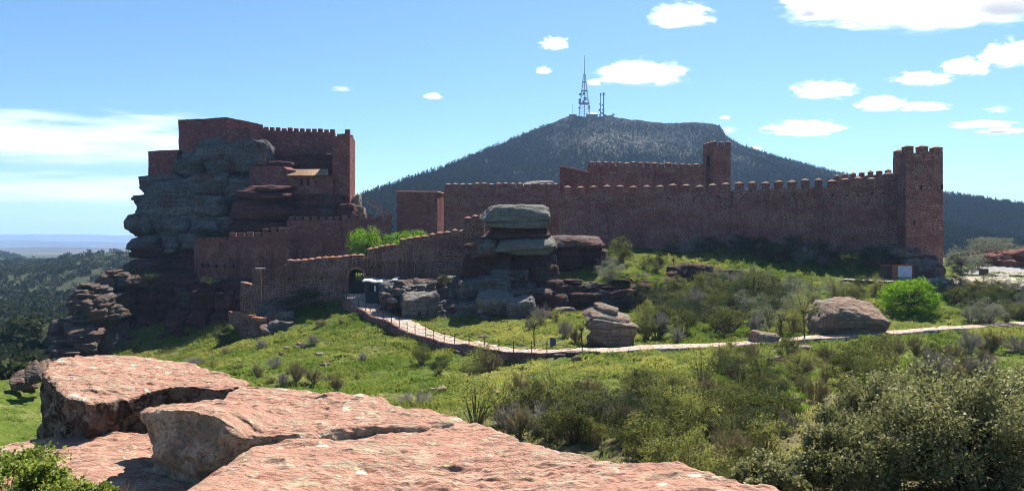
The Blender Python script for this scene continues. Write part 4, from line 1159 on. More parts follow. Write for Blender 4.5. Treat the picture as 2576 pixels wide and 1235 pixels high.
def ledge(name, label, plan, ztop, zbot, seed, edge=0.10, amp=0.05, nth=900, nr=260, lean=0.05, center=None, mat='fg'):
    """A weathered slab: star-shaped plan [(X, Y)], top surface ztop(X, Y), sides falling to zbot."""
    pl = np.array(plan, float)
    c = pl.mean(0) if center is None else np.array(center, float)
    a = np.arctan2(pl[:, 1] - c[1], pl[:, 0] - c[0]); o = np.argsort(a)
    a = a[o]; rad = np.hypot(pl[:, 0] - c[0], pl[:, 1] - c[1])[o]
    q = pl[o]
    th = np.linspace(-math.pi, math.pi, nth, endpoint=False)
    ext = np.vstack([q[-1:], q, q[:1]]); ae = np.concatenate([[a[-1] - 2 * math.pi], a, [a[0] + 2 * math.pi]])
    k = np.clip(np.searchsorted(ae, th) - 1, 0, len(ae) - 2)
    p0, p1 = ext[k] - c, ext[k + 1] - c
    d = np.column_stack([np.cos(th), np.sin(th)])
    e = p1 - p0
    R = (p0[:, 0] * e[:, 1] - p0[:, 1] * e[:, 0]) / (d[:, 0] * e[:, 1] - d[:, 1] * e[:, 0])
    for _ in range(6):
        R = 0.25 * np.roll(R, 1) + 0.5 * R + 0.25 * np.roll(R, -1)
    w = np.column_stack([d * 1.0, np.zeros(nth)])
    R = R + 0.06 * fbm(np.column_stack([d * R[:, None] * 1.6, np.zeros(nth)]), 4, seed + 9)
    nt = int(nr * 0.72); ns = nr - nt
    tt = 1 - (1 - np.linspace(0, 1, nt)) ** 1.25
    XY = c + (d * R[:, None])[None] * tt[:, None, None]
    X = XY[..., 0]; Y = XY[..., 1]
    inset = (1 - tt)[:, None] * R[None]
    Z = ztop(X, Y) - edge * np.clip(1 - inset / (edge * 1.6), 0, 1) ** 2
    top = np.stack([X, Y, Z], -1)
    zb = Z[-1]
    s = np.linspace(0, 1, ns + 1)[1:] ** 1.4
    side = np.empty((ns, nth, 3))
    sx = (1 + 0.0 * s)[:, None]
    side[..., 2] = zb[None] + (zbot - zb[None]) * s[:, None]
    out = d * R[:, None]
    side[..., :2] = c + out[None] - d[None] * (lean * (zb[None] - side[..., 2]))[..., None]
    V = np.concatenate([top, side], 0).reshape(-1, 3)
    # weathering: hollows and ripples on top, scalloped faces at the sides
    n_ = len(V); ist = np.arange(n_) < nt * nth
    rip = fbm(np.column_stack([V[:, 0] * 1.1, V[:, 1] * 2.6, V[:, 2]]), 5, seed, 0.55)
    big = fbm(V * 0.7, 2, seed + 30)
    pits = sstep(0.40, 0.75, fbm(V * np.array([3.2, 5.0, 3.0]), 3, seed + 21))
    fineN = fbm(V * 9.0, 3, seed + 50)
    dz = amp * (0.95 * rip + 0.7 * big - 0.6 * pits) + 0.013 * fineN
    V[:, 2] += np.where(ist, dz, dz * np.repeat(np.concatenate([np.ones(nt), 1 - s]), nth))
    dirs = np.tile(d, (nt + ns, 1))
    sc = fbm(V * np.array([1.7, 1.7, 2.6]), 4, seed + 70) * 0.09 + fineN * 0.012
    fall = np.repeat(np.concatenate([sstep(0.94, 1.0, tt), np.ones(ns)]), nth)
    V[:, :2] += dirs * (sc * fall)[:, None]
    return tag(link_mesh(name, V, grid_quads(nt + ns, nth, wrap=True), M[mat], smooth=True), label, 'rock', 'foreground sandstone rocks')

def pl(*q):
    return [((x - CX) / FPX * D, D) for x, D in q]
# the broad near slab
def z_near(X, Y):
    base = -1.72 - 0.035 * (Y - 6)
    left = sstep(-2.15, -2.75, X)
    base = base - 0.42 * left
    base = base + 0.03 * sstep(-2.2, -1.7, X) * sstep(5.4, 6.8, Y) * (1 - sstep(-1.0, 0.0, X))
    return base + 0.03 * np.sin(X * 1.7 + Y) - 0.06 * sstep(1.2, 2.2, X)
near = [(-4.9, 2.5), (-5.4, 6.5), (-5.9, 9.1), (-4.6, 9.4), (-3.6, 9.0), (-2.6, 9.0), (-1.0, 8.8), (-0.55, 8.1), (0.20, 7.1), (0.52, 6.55), (0.80, 6.35), (1.28, 6.15), (1.66, 5.75), (2.02, 5.55), (2.5, 5.0), (2.7, 3.8), (2.4, 2.4)]
ledge('sandstone_slab', 'broad pink sandstone slab filling the foreground, scattered with pale lichen', near, z_near, -3.6, 3, 0.06, 0.032, 1300, 360, center=(-1.0, 5.4))
# the rounded block on it
def z_mid(X, Y):
    lump = (1 - sstep(-2.70, -2.22, X)) * (1 - 0.95 * sstep(7.1, 8.9, Y)) * (1 - 0.35 * sstep(-3.0, -3.6, X))
    return -1.715 + 0.21 * lump - 0.015 * np.maximum(X + 2, 0) + 0.015 * np.sin(3 * X)
mid = pl((368, 8.2), (368, 7.6), (415, 7.15), (490, 6.98), (565, 6.95), (640, 7.05), (760, 7.2), (900, 7.35), (1060, 7.5), (1128, 7.75), (1075, 8.1), (980, 8.5), (890, 8.9), (800, 9.4), (700, 9.55), (620, 9.6), (535, 8.75), (430, 7.95))
ledge('sandstone_block', 'rounded pink sandstone block with a grey lichened end, in the middle of the foreground', mid, z_mid, -2.6, 17, 0.035, 0.030, 1000, 320, lean=0.10)
# the back block on the left
def z_back(X, Y):
    return -1.71 - 0.03 * (Y - 9) - 0.045 * (X + 4.5) - 0.10 * sstep(-4.1, -4.7, X) * sstep(10.4, 9.2, Y)
back = pl((114, 10.3), (150, 9.6), (228, 9.05), (330, 9.55), (430, 9.9), (545, 9.75), (640, 9.9), (600, 10.7), (470, 12.0), (340, 12.6), (190, 12.4), (120, 11.4))
ledge('sandstone_block', 'dark-sided sandstone block at the back left of the foreground rocks', back, z_back, -3.2, 29, 0.03, 0.030, 1000, 320, lean=0.03, mat='fg_dark')
# ---------------------------------------------------------------- mountain and far hills
RIDGE = np.array([(-400, 720, 520), (400, 700, 560), (700, 620, 600), (860, 515, 630), (905, 497, 640), (1000, 460, 680), (1100, 428, 730), (1200, 388, 800), (1300, 348, 880), (1380, 314, 950), (1430, 293, 990), (1475, 292, 1000), (1540, 294, 1000), (1640, 307, 1000), (1690, 309, 1000), (1740, 308, 990),
                  (1795, 312, 980), (1812, 318, 975), (1826, 342, 965), (1850, 358, 955), (1900, 377, 930), (2000, 406, 890), (2100, 433, 850), (2250, 466, 800), (2372, 488, 770), (2480, 503, 740), (2576, 517, 720), (2800, 545, 680), (3300, 585, 640)], float)
def ridge_at(x):
    return np.interp(x, RIDGE[:, 0], RIDGE[:, 1]), np.interp(x, RIDGE[:, 0], RIDGE[:, 2])
def mountain_z(X, Y):
    x = X / Y * FPX + CX
    yr, Dr = ridge_at(x)
    D0 = 330.0
    e1 = (CY - yr) / FPX; e0 = -30.0 / D0
    t = np.clip((Y - D0) / (Dr - D0), 0, 1)
    e = e0 + (e1 - e0) * (t ** 0.62)
    z = e * Y
    back = np.maximum(Y - Dr, 0)
    z = z - back * 0.55
    p = np.column_stack([X, Y, np.zeros(len(X))])
    gul = fbm(p * np.array([0.011, 0.004, 1]), 5, 33, 0.55)
    z = z + gul * 9 * sstep(0.02, 0.3, t) * (1 - sstep(0.80, 0.97, t)) - sstep(0.85, 1, t) * 0 
    return np.where(t <= 0, -40, z)
def build_mountain():
    xs = np.linspace(-350, 3200, 520)
    rows = np.concatenate([np.linspace(0, 1, 150), np.linspace(1.04, 1.5, 14)])
    X, Y = [], []
    for r in rows:
        Dr = ridge_at(xs)[1]
        d = 331 + (Dr - 331) * r
        Y.append(d); X.append((xs - CX) / FPX * d)
    X = np.array(X).ravel(); Y = np.array(Y).ravel()
    Z = mountain_z(X, Y)
    p = np.column_stack([X, Y, Z])
    p[:, 2] += 1.2 * fbm(p * 0.05, 4, 3)
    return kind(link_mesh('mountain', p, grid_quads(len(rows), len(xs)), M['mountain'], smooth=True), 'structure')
build_mountain()

def far_ridge(name, D, prof, seed, amp):
    xs = np.linspace(-2600, 5200, 500)
    rows = np.array([0.80, 0.86, 0.92, 0.96, 1.0, 1.06, 1.2])
    V = []
    for k, r in enumerate(rows):
        y = np.interp(xs, [p[0] for p in prof], [p[1] for p in prof])
        X = (xs - CX) / FPX * D * r
        top = (CY - y) / FPX * D
        top = top + amp * fbm(np.column_stack([X * 0.0016, np.full(len(X), seed), np.zeros(len(X))]), 5, seed)
        f = [0.0, 0.3, 0.7, 0.92, 1.0, 0.8, 0.0][k]
        V.append(np.column_stack([X, np.full(len(X), D * r), -26 + (top + 26) * f]))
    return kind(link_mesh(name, np.vstack(V), grid_quads(len(rows), len(xs)), M['hills' if D > 3000 else 'mountain'], smooth=True), 'structure')
far_ridge('hills', 9500, [(-2600, 600), (-300, 592), (0, 591), (90, 587), (180, 590), (290, 594), (400, 590), (900, 600), (5200, 600)], 3, 12)
far_ridge('hills', 6200, [(-2600, 612), (0, 606), (60, 604), (160, 607), (320, 610), (900, 612), (5200, 612)], 8, 8)
far_ridge('hills', 3300, [(-2600, 626), (0, 623), (100, 621), (210, 622), (320, 625), (900, 628), (5200, 628)], 14, 4)
far_ridge('hills', 1350, [(-2600, 600), (-300, 612), (0, 636), (45, 648), (95, 668), (150, 690), (300, 700), (5200, 700)], 21, 3)

# ---------------------------------------------------------------- masts on the summit
def top_at(x):
    yr, D = ridge_at(np.array([x]))
    return P(x, yr[0] + 3, D[0])
def mast_thing(name, label, x, ytop, cat='mast'):
    b = top_at(x); D = b[1]
    h = (CY - ytop) / FPX * D - b[2]
    o = empty(name, b); tag(o, label, cat, 'masts on the summit')
    return o, h
o, h = mast_thing('lattice_mast', 'tall tapering lattice mast with dishes, highest on the summit', 1470, 141)
mb = MB(); sq = [(-1, -1), (1, -1), (1, 1), (-1, 1)]
def half(z):
    return 7.0 + (1.1 - 7.0) * min(1, z / (h * 0.70))
lv = np.linspace(0, h * 0.70, 11)
for i in range(4):
    for a, b in zip(lv[:-1], lv[1:]):
        p = np.array([sq[i][0] * half(a), sq[i][1] * half(a), a]); q = np.array([sq[i][0] * half(b), sq[i][1] * half(b), b])
        mb.bar(p, q, 0.25, n=4, cap=False)
        j = (i + 1) % 4
        p2 = np.array([sq[j][0] * half(a), sq[j][1] * half(a), a]); q2 = np.array([sq[j][0] * half(b), sq[j][1] * half(b), b])
        mb.bar(p, q2, 0.11, n=3, cap=False); mb.bar(p2, q, 0.11, n=3, cap=False); mb.bar(q, q2, 0.13, n=3, cap=False)
mb.bar((0, 0, 0), (0, 0, h * .72), 0.4, n=5)
mb.build('lattice', M['metal'], o)
MB().bar((0, 0, h * .70), (0, 0, h), 0.5, 0.28, 6).build('antenna_pole', M['metal'], o)
for z, r in ((0.43, 3.4), (0.22, 5.2), (0.57, 2.4)):
    MB().box((0, 0, h * z), (half(h * z) * 2.3, half(h * z) * 2.3, 0.5)).build('platform', M['metal'], o)
for dx, z, r in ((-5.6, .36, 1.7), (-6.4, .27, 1.6), (-6.0, .225, 2.0), (0.5, .29, 2.1), (-1.5, .245, 1.5), (-1, .37, 1.8), (-7, .14, 1.2), (5.6, .16, 1.2)):
    MB().bar((dx, -3.4, h * z), (dx, -4.4, h * z), r * .5, r, 10).build('dish', M['metal'], o)
for x, yt, lab, r, ds in ((1441, 263, 'short thin mast left of the tall lattice mast', .3, []), (1484, 251, 'plain thin mast just right of the tall lattice mast', .32, []), (1511, 236, 'left one of a pair of dish-hung masts', .6, [(-1.6, .1, 1.1), (-1.8, .3, 1.3), (-1.2, .55, .9), (1.2, .2, .9)]), (1518.5, 235, 'thicker right one of a pair of dish-hung masts', .85, [(-1.9, .16, 1.3), (1.7, .1, 1.2), (-1.8, .5, 1.1), (-1.4, .3, 1.0)])):
    o, h = mast_thing('thin_mast', lab, x, yt)
    mb = MB().bar((0, 0, -1), (0, 0, h), r, r * .7, 6)
    for z in np.linspace(0.1, 0.9, 7):
        mb.box((0, 0, h * z), (r * 2.6, r * 2.6, 0.25))
    mb.build('pole', M['metal'], o)
    if ds:
        MB().bar((0, 0, h - 2.2), (0, 0, h + .4), r * 1.6, r * 1.7, 8).build('antenna_drum', M['metal'], o)
    for dx, z, rr_ in ds:
        MB().bar((dx, -.3, h * z), (dx, -1.2, h * z), rr_ * .5, rr_, 8).build('dish', M['metal'], o)
for x, w_, h_, lab in ((1441, 9, 3.5, 'low stone hut at the left end of the summit'), (1489, 14, 4.2, 'pitched-roof hut beside the tall lattice mast'), (1526, 8, 2.6, 'small flat hut right of the paired masts')):
    b = top_at(x); b[2] -= 0.4
    o = empty('summit_hut', b); tag(o, lab, 'hut', 'huts on the summit')
    MB().box((0, 0, h_ / 2 - .8), (w_, 7, h_ + 1.6)).build('walls', M['metal'], o)
    k = 1.6 if 'pitched' in lab else 0.3
    mb = MB(); a = w_ / 2 + .4; z0 = h_
    mb.add([(-a, -4, z0), (a, -4, z0), (a, 4, z0), (-a, 4, z0), (-a * .6, 0, z0 + k), (a * .6, 0, z0 + k)], [(0, 1, 5, 4), (2, 3, 4, 5), (1, 2, 5), (3, 0, 4), (3, 2, 1, 0)])
    mb.build('roof', M['metal'], o)

# ---------------------------------------------------------------- paved path, its retaining wall and railing
PATH_L = [(864, 748, 111.4), (872, 763, 109.2), (890, 779, 106), (925, 801, 100.5), (1000, 830, 92), (1080, 855, 84.3), (1160, 875, 78.3), (1250, 890, 73.8), (1330, 895, 71.8), (1465, 893, 69.8), (1700, 885.5, 69.3), (2000, 867.5, 72.2), (2300, 846, 77.1), (2576, 826.5, 83), (2800, 812, 89), (3100, 795, 98)]
PATH_R = [(938, 742, 111.0), (945, 757, 108.8), (958, 771, 106), (985, 788, 102), (1055, 818, 94.8), (1125, 843, 87), (1195, 864, 81.0), (1268, 878.5, 76.6), (1340, 884.5, 74.6), (1465, 883.3, 72.6), (1700, 877, 72.0), (2000, 859.5, 74.8), (2300, 838.8, 79.9), (2576, 819.8, 85.8), (2800, 806, 91.8), (3100, 789, 101)]
def dense(pts, n=12):
    A = np.array([P(*q) for q in pts])
    out = []
    for i in range(len(A) - 1):
        p0, p1, p2, p3 = A[max(i - 1, 0)], A[i], A[i + 1], A[min(i + 2, len(A) - 1)]
        for k in range(n):
            t = k / n
            out.append(0.5 * ((2 * p1) + (-p0 + p2) * t + (2 * p0 - 5 * p1 + 4 * p2 - p3) * t * t + (-p0 + 3 * p1 - 3 * p2 + p3) * t ** 3))
    out.append(A[-1])
    return np.array(out)
PL_, PR_ = dense(PATH_L), dense(PATH_R)
zc = (PL_[:, 2] + PR_[:, 2]) / 2
PL_[:, 2] = zc; PR_[:, 2] = zc + 0.03
zg = np.maximum(ground_z(PL_[:, 0], PL_[:, 1]), ground_z(PR_[:, 0], PR_[:, 1]))
lift = np.clip(zg + 0.06 - zc, 0, 0.5)
for _ in range(12):
    lift = np.maximum(lift, 0.25 * np.roll(lift, 1) + 0.5 * lift + 0.25 * np.roll(lift, -1))
PL_[:, 2] += lift; PR_[:, 2] += lift
_q = np.arange(len(PL_)) * 0.9
_e = np.column_stack([_q, np.zeros(len(_q)), np.zeros(len(_q))])
_n = (PR_ - PL_); _n[:, 2] = 0; _n /= np.linalg.norm(_n, axis=1)[:, None]
PR_[:, :2] += (_n * (0.22 * fbm(_e, 3, 44))[:, None])[:, :2]
PL_[110:, :2] += (_n * (0.22 * fbm(_e + 50, 3, 45))[:, None])[110:, :2]
def ribbon(name, A, B, mat, down=0.5, nx=8, wob=0.03):
    t = np.linspace(0, 1, nx)
    V = A[:, None] + (B - A)[:, None] * t[None, :, None]
    s = np.concatenate([[0], np.cumsum(np.linalg.norm(np.diff(A, axis=0), axis=1))])
    wdt = np.linalg.norm(B - A, axis=1)
    uv = np.stack([np.repeat(s[:, None], nx, 1), wdt[:, None] * t[None]], -1)
    lo0 = A - [0, 0, down]; lo1 = B - [0, 0, down]
    V = np.concatenate([lo0[:, None], V, lo1[:, None]], 1)
    uv = np.concatenate([uv[:, :1] - [0, down], uv, uv[:, -1:] + [0, down]], 1)
    sh = V.shape
    V = V.reshape(-1, 3)
    V[:, 2] += wob * fbm(V * 1.3, 3, 12)
    return link_mesh(name, V, grid_quads(sh[0], sh[1], flip=True), mat, uv=uv.reshape(-1, 2))
kind(ribbon('path', PL_, PR_, M['paving'], 0.6), 'structure')

# retaining wall along the outer edge, from the gate to where the fence ends
n_end = 9 * 12 + 4
mb = MB()
A = PL_[:n_end].copy()
d = np.gradient(A, axis=0); d[:, 2] = 0; d /= np.linalg.norm(d, axis=1)[:, None]
nrm = np.column_stack([d[:, 1], -d[:, 0], np.zeros(len(d))])
k = np.linspace(0, 1, len(A))
dep = np.interp(k, [0, 0.1, .3, .45, .6, .8, .92, 1], [1.6, 1.5, 1.5, 1.4, 2.1, 2.0, 1.3, 0.4])
out = A + nrm * 0.35
rows = [A + [0, 0, .10], out + [0, 0, .10]] + [out + nrm * 0.12 * f + np.array([0, 0, 1]) * (-dep * f)[:, None] + [0, 0, .10 * (1 - f)] for f in np.linspace(0.15, 1, 7)]
V = np.stack(rows, 1); s = np.concatenate([[0], np.cumsum(np.linalg.norm(np.diff(A, axis=0), axis=1))])
uv = np.stack([np.repeat(s[:, None], len(rows), 1), V[..., 2]], -1).reshape(-1, 2)
V = V.reshape(-1, 3); V = V + 0.05 * np.column_stack([fbm(V * 1.6, 3, 1), fbm(V * 1.6, 3, 2), fbm(V * 1.6, 3, 3)])
o = link_mesh('retaining_wall', V, grid_quads(len(A), len(rows)), M['wall_gate'], uv=uv)
tag(o, 'low rubble retaining wall carrying the curved paved path', 'retaining wall')

fence = empty('path_railing', tuple(A[0])); tag(fence, 'black post and chain railing along the outer edge of the curved path', 'railing')
FL = np.array(fence.location)
px = A[:, 0] / A[:, 1] * FPX + CX
posts = []
for zx in (88, 103, 118, 137, 167, 210, 257, 305, 350, 403, 457, 517, 577, 638, 706, 770, 847, 935, 1030, 1138, 1250, 1370, 1490, 1612, 1880):
    x = (1200 + zx / 2.0583) * 0.69397
    i = int(np.argmin(np.abs(px - x)))
    p = A[i] + nrm[i] * 0.10
    posts.append(p)
    mb = MB().bar(p - FL, p - FL + [0, 0, 1.08], 0.05, 0.045, 6)
    mb.bar(p - FL + [0, 0, 1.06], p - FL + [0, 0, 1.12], 0.07, 0.07, 6)
    mb.build('post', M['iron'], fence)
mb = MB()
for a, b in zip(posts[:-1], posts[1:]):
    for zt in (0.95, 0.55):
        c = [a + (b - a) * t + np.array([0, 0, zt - 0.22 * 4 * t * (1 - t)]) - FL for t in np.linspace(0, 1, 7)]
        mb.tube(c, 0.022, 4)
mb.build('chain', M['rope'], fence)
# two handrail posts at the gate end
o = empty('gate_handrail', P(868, 742, 111.5)); tag(o, 'short bent grey handrail at the left of the gate approach', 'handrail')
MB().tube([(-.5, 0, .9), (-.35, 0, .1), (0.1, 0, .05), (.25, 0, -.8)], 0.05, 5).build('rail', M['metal'], o)

# ticket kiosk
kp = P(950, 757, 107.2); kp[2] -= 0.2
o = empty('ticket_kiosk', kp); tag(o, 'dark kiosk with a pale curved roof beside the castle gate', 'kiosk')
mb = MB(); mb.box((0, 1.2, 1.35), (3.3, 2.4, 2.9)); mb.build('cabin', M['kiosk'], o)
mb = MB()
for i, z in enumerate((0.4, 0.8, 1.2, 1.6, 2.0, 2.4)):
    mb.box((0, -0.012, z), (3.3, 0.02, 0.02))
mb.build('board_joints', M['black'], o)
MB().box((-.72, -.02, 1.85), (.95, .06, .85)).build('window', M['black'], o)
MB().box((-.35, -.06, 1.9), (.22, .04, .75)).build('notice', M['white'], o)
xs = np.linspace(-2.05, 2.6, 24)
zz_ = 2.98 - 0.10 * (xs + 2) + 0.05 * np.sin(xs * 4) + 0.55 * sstep(1.0, 2.5, xs)
top = np.column_stack([xs, np.zeros(24), zz_])
V = np.concatenate([top + [0, -.5, 0], top + [0, 2.9, .35], top + [0, 2.9, .25], top + [0, -.5, -.10]])
F_ = np.concatenate([grid_quads(4, 24, flip=True), [[q * 1, q + 1, 72 + q + 1, 72 + q] for q in range(23)]])
link_mesh('roof', V, np.array(F_), M['kiosk_roof'], o)

# information board on the forecourt
bp = P(2266, 702.5, 109.0)
o = empty('information_board', bp); tag(o, 'brown information board with a white map in front of the corner tower', 'information board')
MB().box((-2.0, 0.25, .98), (1.55, .25, 1.95)).build('side_cabinet', M['wood'], o)
MB().box((2.15, 0.25, .95), (.75, .25, 1.9)).build('side_cabinet', M['wood'], o)
mb = MB().box((-.85, 0, 1.0), (.72, .2, 2.1)); mb.build('text_column', M['terracotta'], o)
mb = MB()
for z in (.35, .5, 1.05, 1.2, 1.6, 1.75):
    mb.box((-.85, -.11, z), (.5, .02, .05))
mb.build('text_lines', M['cap'], o)
mb = MB(); mb.box((.65, .02, 1.98), (2.3, .24, .22)); mb.box((1.68, .02, 1.0), (.2, .22, 1.75)); mb.build('frame', M['terracotta'], o)
def map_mat():
    t = NT('drawn site map')
    oc = t.n('TexCoord').outputs['Object']
    n = t.noise(oc, 2.2, 6, 0.6, 1.0)
    w = t.math('ABSOLUTE', t.math('SUBTRACT', n.outputs[0], 0.5))
    c = t.mix(t.ramp(w, 0.0, 0.03, 0.8, 0), (0.62, 0.60, 0.66), (0.28, 0.27, 0.36))
    xyz = t.n('SeparateXYZ', None, Vector=oc)
    road = t.math('ABSOLUTE', t.math('SUBTRACT', t.math('SUBTRACT', xyz.outputs[2], t.math('MULTIPLY', xyz.outputs[0], 0.9)), 0.75))
    c = t.mix(t.ramp(road, 0.07, 0.10, 0.8, 0), c, (0.72, 0.71, 0.74))
    return t.done(c, 0.5, None, 0.3)
MB().box((.55, 0, 1.08), (1.95, .10, 1.55)).build('map_panel', map_mat(), o)

# forecourt and car park
def sheet(name, pts, mat, lift):
    A = np.array([P(*q) for q in pts])
    n = len(A) // 2
    L, R = A[:n], A[n:][::-1]
    t = np.linspace(0, 1, 14); u = np.linspace(0, n - 1, 60)
    Li = np.column_stack([np.interp(u, range(n), L[:, k]) for k in range(3)]); Ri = np.column_stack([np.interp(u, range(n), R[:, k]) for k in range(3)])
    V = (Li[:, None] + (Ri - Li)[:, None] * t[None, :, None])
    V = V.reshape(-1, 3)
    V[:, 2] = np.maximum(ground_z(V[:, 0], V[:, 1]) + lift, V[:, 2])
    return kind(link_mesh(name, V, grid_quads(60, 14, flip=True), mat, uv=V[:, :2]), 'structure')
sheet('forecourt', [(2110, 702.5, 108.5), (2250, 708, 106.5), (2400, 714, 104.5), (2576, 728, 101), (2900, 745, 98), (2900, 700, 116), (2576, 700, 114.5), (2400, 702, 112.5), (2250, 700, 110.6), (2160, 700.5, 110.2)], M['terrace'], 0.08)
sheet('car_park', [(2392, 697, 116.5), (2576, 698, 117), (2900, 700, 118), (2900, 680, 150), (2576, 682, 141), (2440, 685, 133)], M['carpark'], 0.14)
def px_thing(x, y, D):
    return P(x, y, D)
p = P(2474.5, 712, 106); o = empty('sign_post', p); tag(o, 'small dark sign on a thin post at the edge of the forecourt', 'sign')
MB().bar((0, 0, -.5), (0, 0, 1.2), 0.05, n=6).build('post', M['iron'], o)
MB().box((0, -.03, 1.5), (1.25, .06, .85)).build('panel', M['wood'], o)
for x, y0, y1, D, lab in ((2527, 708, 727, 102, 'dark wooden bollard at the lower edge of the forecourt'), (2573, 715, 727, 101.5, 'thin wooden bollard cut by the right edge of the photo')):
    b = P(x, y1 + 2, D); hh = (y1 - y0) / FPX * D
    mb = MB().bar(b - [0, 0, .3], b + [0, 0, hh], .17 if x < 2560 else .1, .15 if x < 2560 else .09, 8)
    tag(mb.build('bollard', M['wood']), lab, 'bollard', 'bollards on the forecourt')
for x0, x1, y0, y1, lab in ((2400, 2432, 688, 697, 'long flat grey boulder at the left of the car park edge'), (2483, 2504, 688, 699, 'squat brown boulder behind the sign post'), (2550, 2574, 691, 702, 'rounded boulder between sign post and right edge'), (2628, 2660, 688, 704, 'blocky boulder at the right edge of the car park')):
    rb = RB(); rb.blk(x0, x1, y0, y1, 116.5, 1.2, seed=int(x0), p=3.2, rough=.12, fine=.05, n=12)
    if x0 < 2576:
        tag(rb.build('boulder', M['rock_boulder']), lab, 'boulder', 'boulders edging the car park')
# little blue-grey litter bin by the path
g = hit(1391, 873)
o = empty('litter_bin', g); tag(o, 'small blue grey litter bin standing by the path railing', 'litter bin')
MB().bar((0, 0, 0), (0, 0, .8), .27, .30, 10).build('bin', M['bluebin'], o)
MB().bar((0, 0, .8), (0, 0, .92), .33, .22, 10).build('lid', M['iron'], o)
# ---------------------------------------------------------------- foliage
def rand_dirs(n, r):
    v = r.normal(size=(n, 3))
    return v / np.linalg.norm(v, axis=1)[:, None]

def leaves(pos, size, r, aspect=1.8, up=0.25, tint=None):
    """A leaf (a folded lozenge) at every position."""
    n = len(pos)
    d = rand_dirs(n, r); d[:, 2] += up; d /= np.linalg.norm(d, axis=1)[:, None]
    e = np.cross(d, rand_dirs(n, r)); e /= np.maximum(np.linalg.norm(e, axis=1), 1e-6)[:, None]
    L = (size * r.uniform(0.65, 1.35, n))[:, None]
    Wd = L / aspect * 0.5
    f = np.cross(d, e) * Wd * 0.35
    a = pos - d * L * 0.5; b = pos + e * Wd + f; c = pos + d * L * 0.5; g = pos - e * Wd + f
    V = np.stack([a, b, c, g], 1).reshape(-1, 3)
    F = np.arange(4 * n).reshape(-1, 4)
    t = r.random(n) if tint is None else np.clip(tint + r.normal(0, 0.16, n), 0, 1)
    return V, F, np.repeat(t, 4)

def crown(n, rad, nclump, leaf, seed, center=(0, 0, 0), clump=0.28, hollow=0.45, aspect=1.8, flat=1.0, up=0.25, zmin=-1.0):
    r = np.random.default_rng(seed)
    d = rand_dirs(nclump * 3, r); d = d[d[:, 2] > zmin][:nclump]
    k = len(d)
    sh = (hollow + (1 - hollow) * r.random(k) ** 0.7)
    cs = d * sh[:, None] * (1 + 0.18 * fbm(d * 1.7 + seed, 2, seed))[:, None]
    w = r.uniform(0.5, 1.6, k); w /= w.sum()
    idx = r.choice(k, n, p=w)
    cr = clump * r.uniform(0.6, 1.3, k)
    q = r.normal(size=(n, 3)) * np.array([1, 1, 0.7 * flat]) * 0.55
    pos = (cs[idx] + q * cr[idx][:, None]) * np.asarray(rad) + np.asarray(center)
    tc = np.clip(r.normal(0.45, 0.22, k), 0, 1)
    V, F, t = leaves(pos, leaf, r, aspect, up, tc[idx])
    return V, F, t, cs * np.asarray(rad) + np.asarray(center)

def prisms(A, B, ra, rb):
    """Thin three-sided sticks from A to B."""
    A = np.asarray(A, float); B = np.asarray(B, float); n = len(A)
    d = B - A; d /= np.maximum(np.linalg.norm(d, axis=1), 1e-9)[:, None]
    ref = np.where(np.abs(d[:, 2:3]) < 0.9, [[0, 0, 1.0]], [[1.0, 0, 0]])
    u = np.cross(d, ref); u /= np.linalg.norm(u, axis=1)[:, None]; w = np.cross(d, u)
    ra = np.broadcast_to(ra, (n,))[:, None]; rb = np.broadcast_to(rb, (n,))[:, None]
    V = []
    for base, rr_ in ((A, ra), (B, rb)):
        for k in range(3):
            a = k * 2.0944
            V.append(base + (u * math.cos(a) + w * math.sin(a)) * rr_)
    V = np.stack(V, 1).reshape(-1, 3)
    F = []
    o = np.arange(n)[:, None] * 6
    for k in range(3):
        j = (k + 1) % 3
        F.append(np.concatenate([o + k, o + j, o + 3 + j, o + 3 + k], 1))
    return V, np.concatenate(F)

def limbs(tips, base, r0, seed, bend=0.25, seg=3):
    r = np.random.default_rng(seed)
    tips = np.asarray(tips); n = len(tips)
    base = np.broadcast_to(np.asarray(base, float), (n, 3)) + r.normal(0, r0 * 0.8, (n, 3)) * [1, 1, 0.2]
    mid = base + (tips - base) * 0.5 + np.array([0, 0, 1]) * bend * np.linalg.norm(tips - base, axis=1)[:, None] * 0.4 + r.normal(0, 0.05, (n, 3)) * np.linalg.norm(tips - base, axis=1)[:, None]
    pts = [base]
    for k in range(1, seg + 1):
        t = k / seg
        pts.append((1 - t) ** 2 * base + 2 * t * (1 - t) * mid + t * t * tips)
    Vs, Fs, o = [], [], 0
    for k in range(seg):
        a = r0 * (1 - 0.8 * k / seg); b = r0 * (1 - 0.8 * (k + 1) / seg)
        V, F = prisms(pts[k], pts[k + 1], a, b); Vs.append(V); Fs.append(F + o); o += len(V)
    return np.vstack(Vs), np.vstack(Fs)

def trunk_mesh(h, r0, r1, seed, n=8, seg=7, lean=0.1):
    r = np.random.default_rng(seed)
    z = np.linspace(-0.3, h, seg); off = np.cumsum(r.normal(0, lean * h / seg, (seg, 2)), 0)
    a = np.arange(n) * 2 * math.pi / n
    V = []
    for i in range(seg):
        rr_ = (r0 + (r1 - r0) * i / (seg - 1)) * (1 + 0.35 * math.exp(-i * 1.2)) * (1 + r.normal(0, .06, n))
        V.append(np.column_stack([off[i, 0] + np.cos(a) * rr_, off[i, 1] + np.sin(a) * rr_, np.full(n, z[i])]))
    return np.vstack(V), grid_quads(seg, n, wrap=True), np.array([off[-1, 0], off[-1, 1], h])

def join(parts):
    Vs, Fs, o = [], [], 0
    for V, F in parts:
        Vs.append(V); Fs.append(F + o); o += len(V)
    return np.vstack(Vs), np.vstack(Fs)

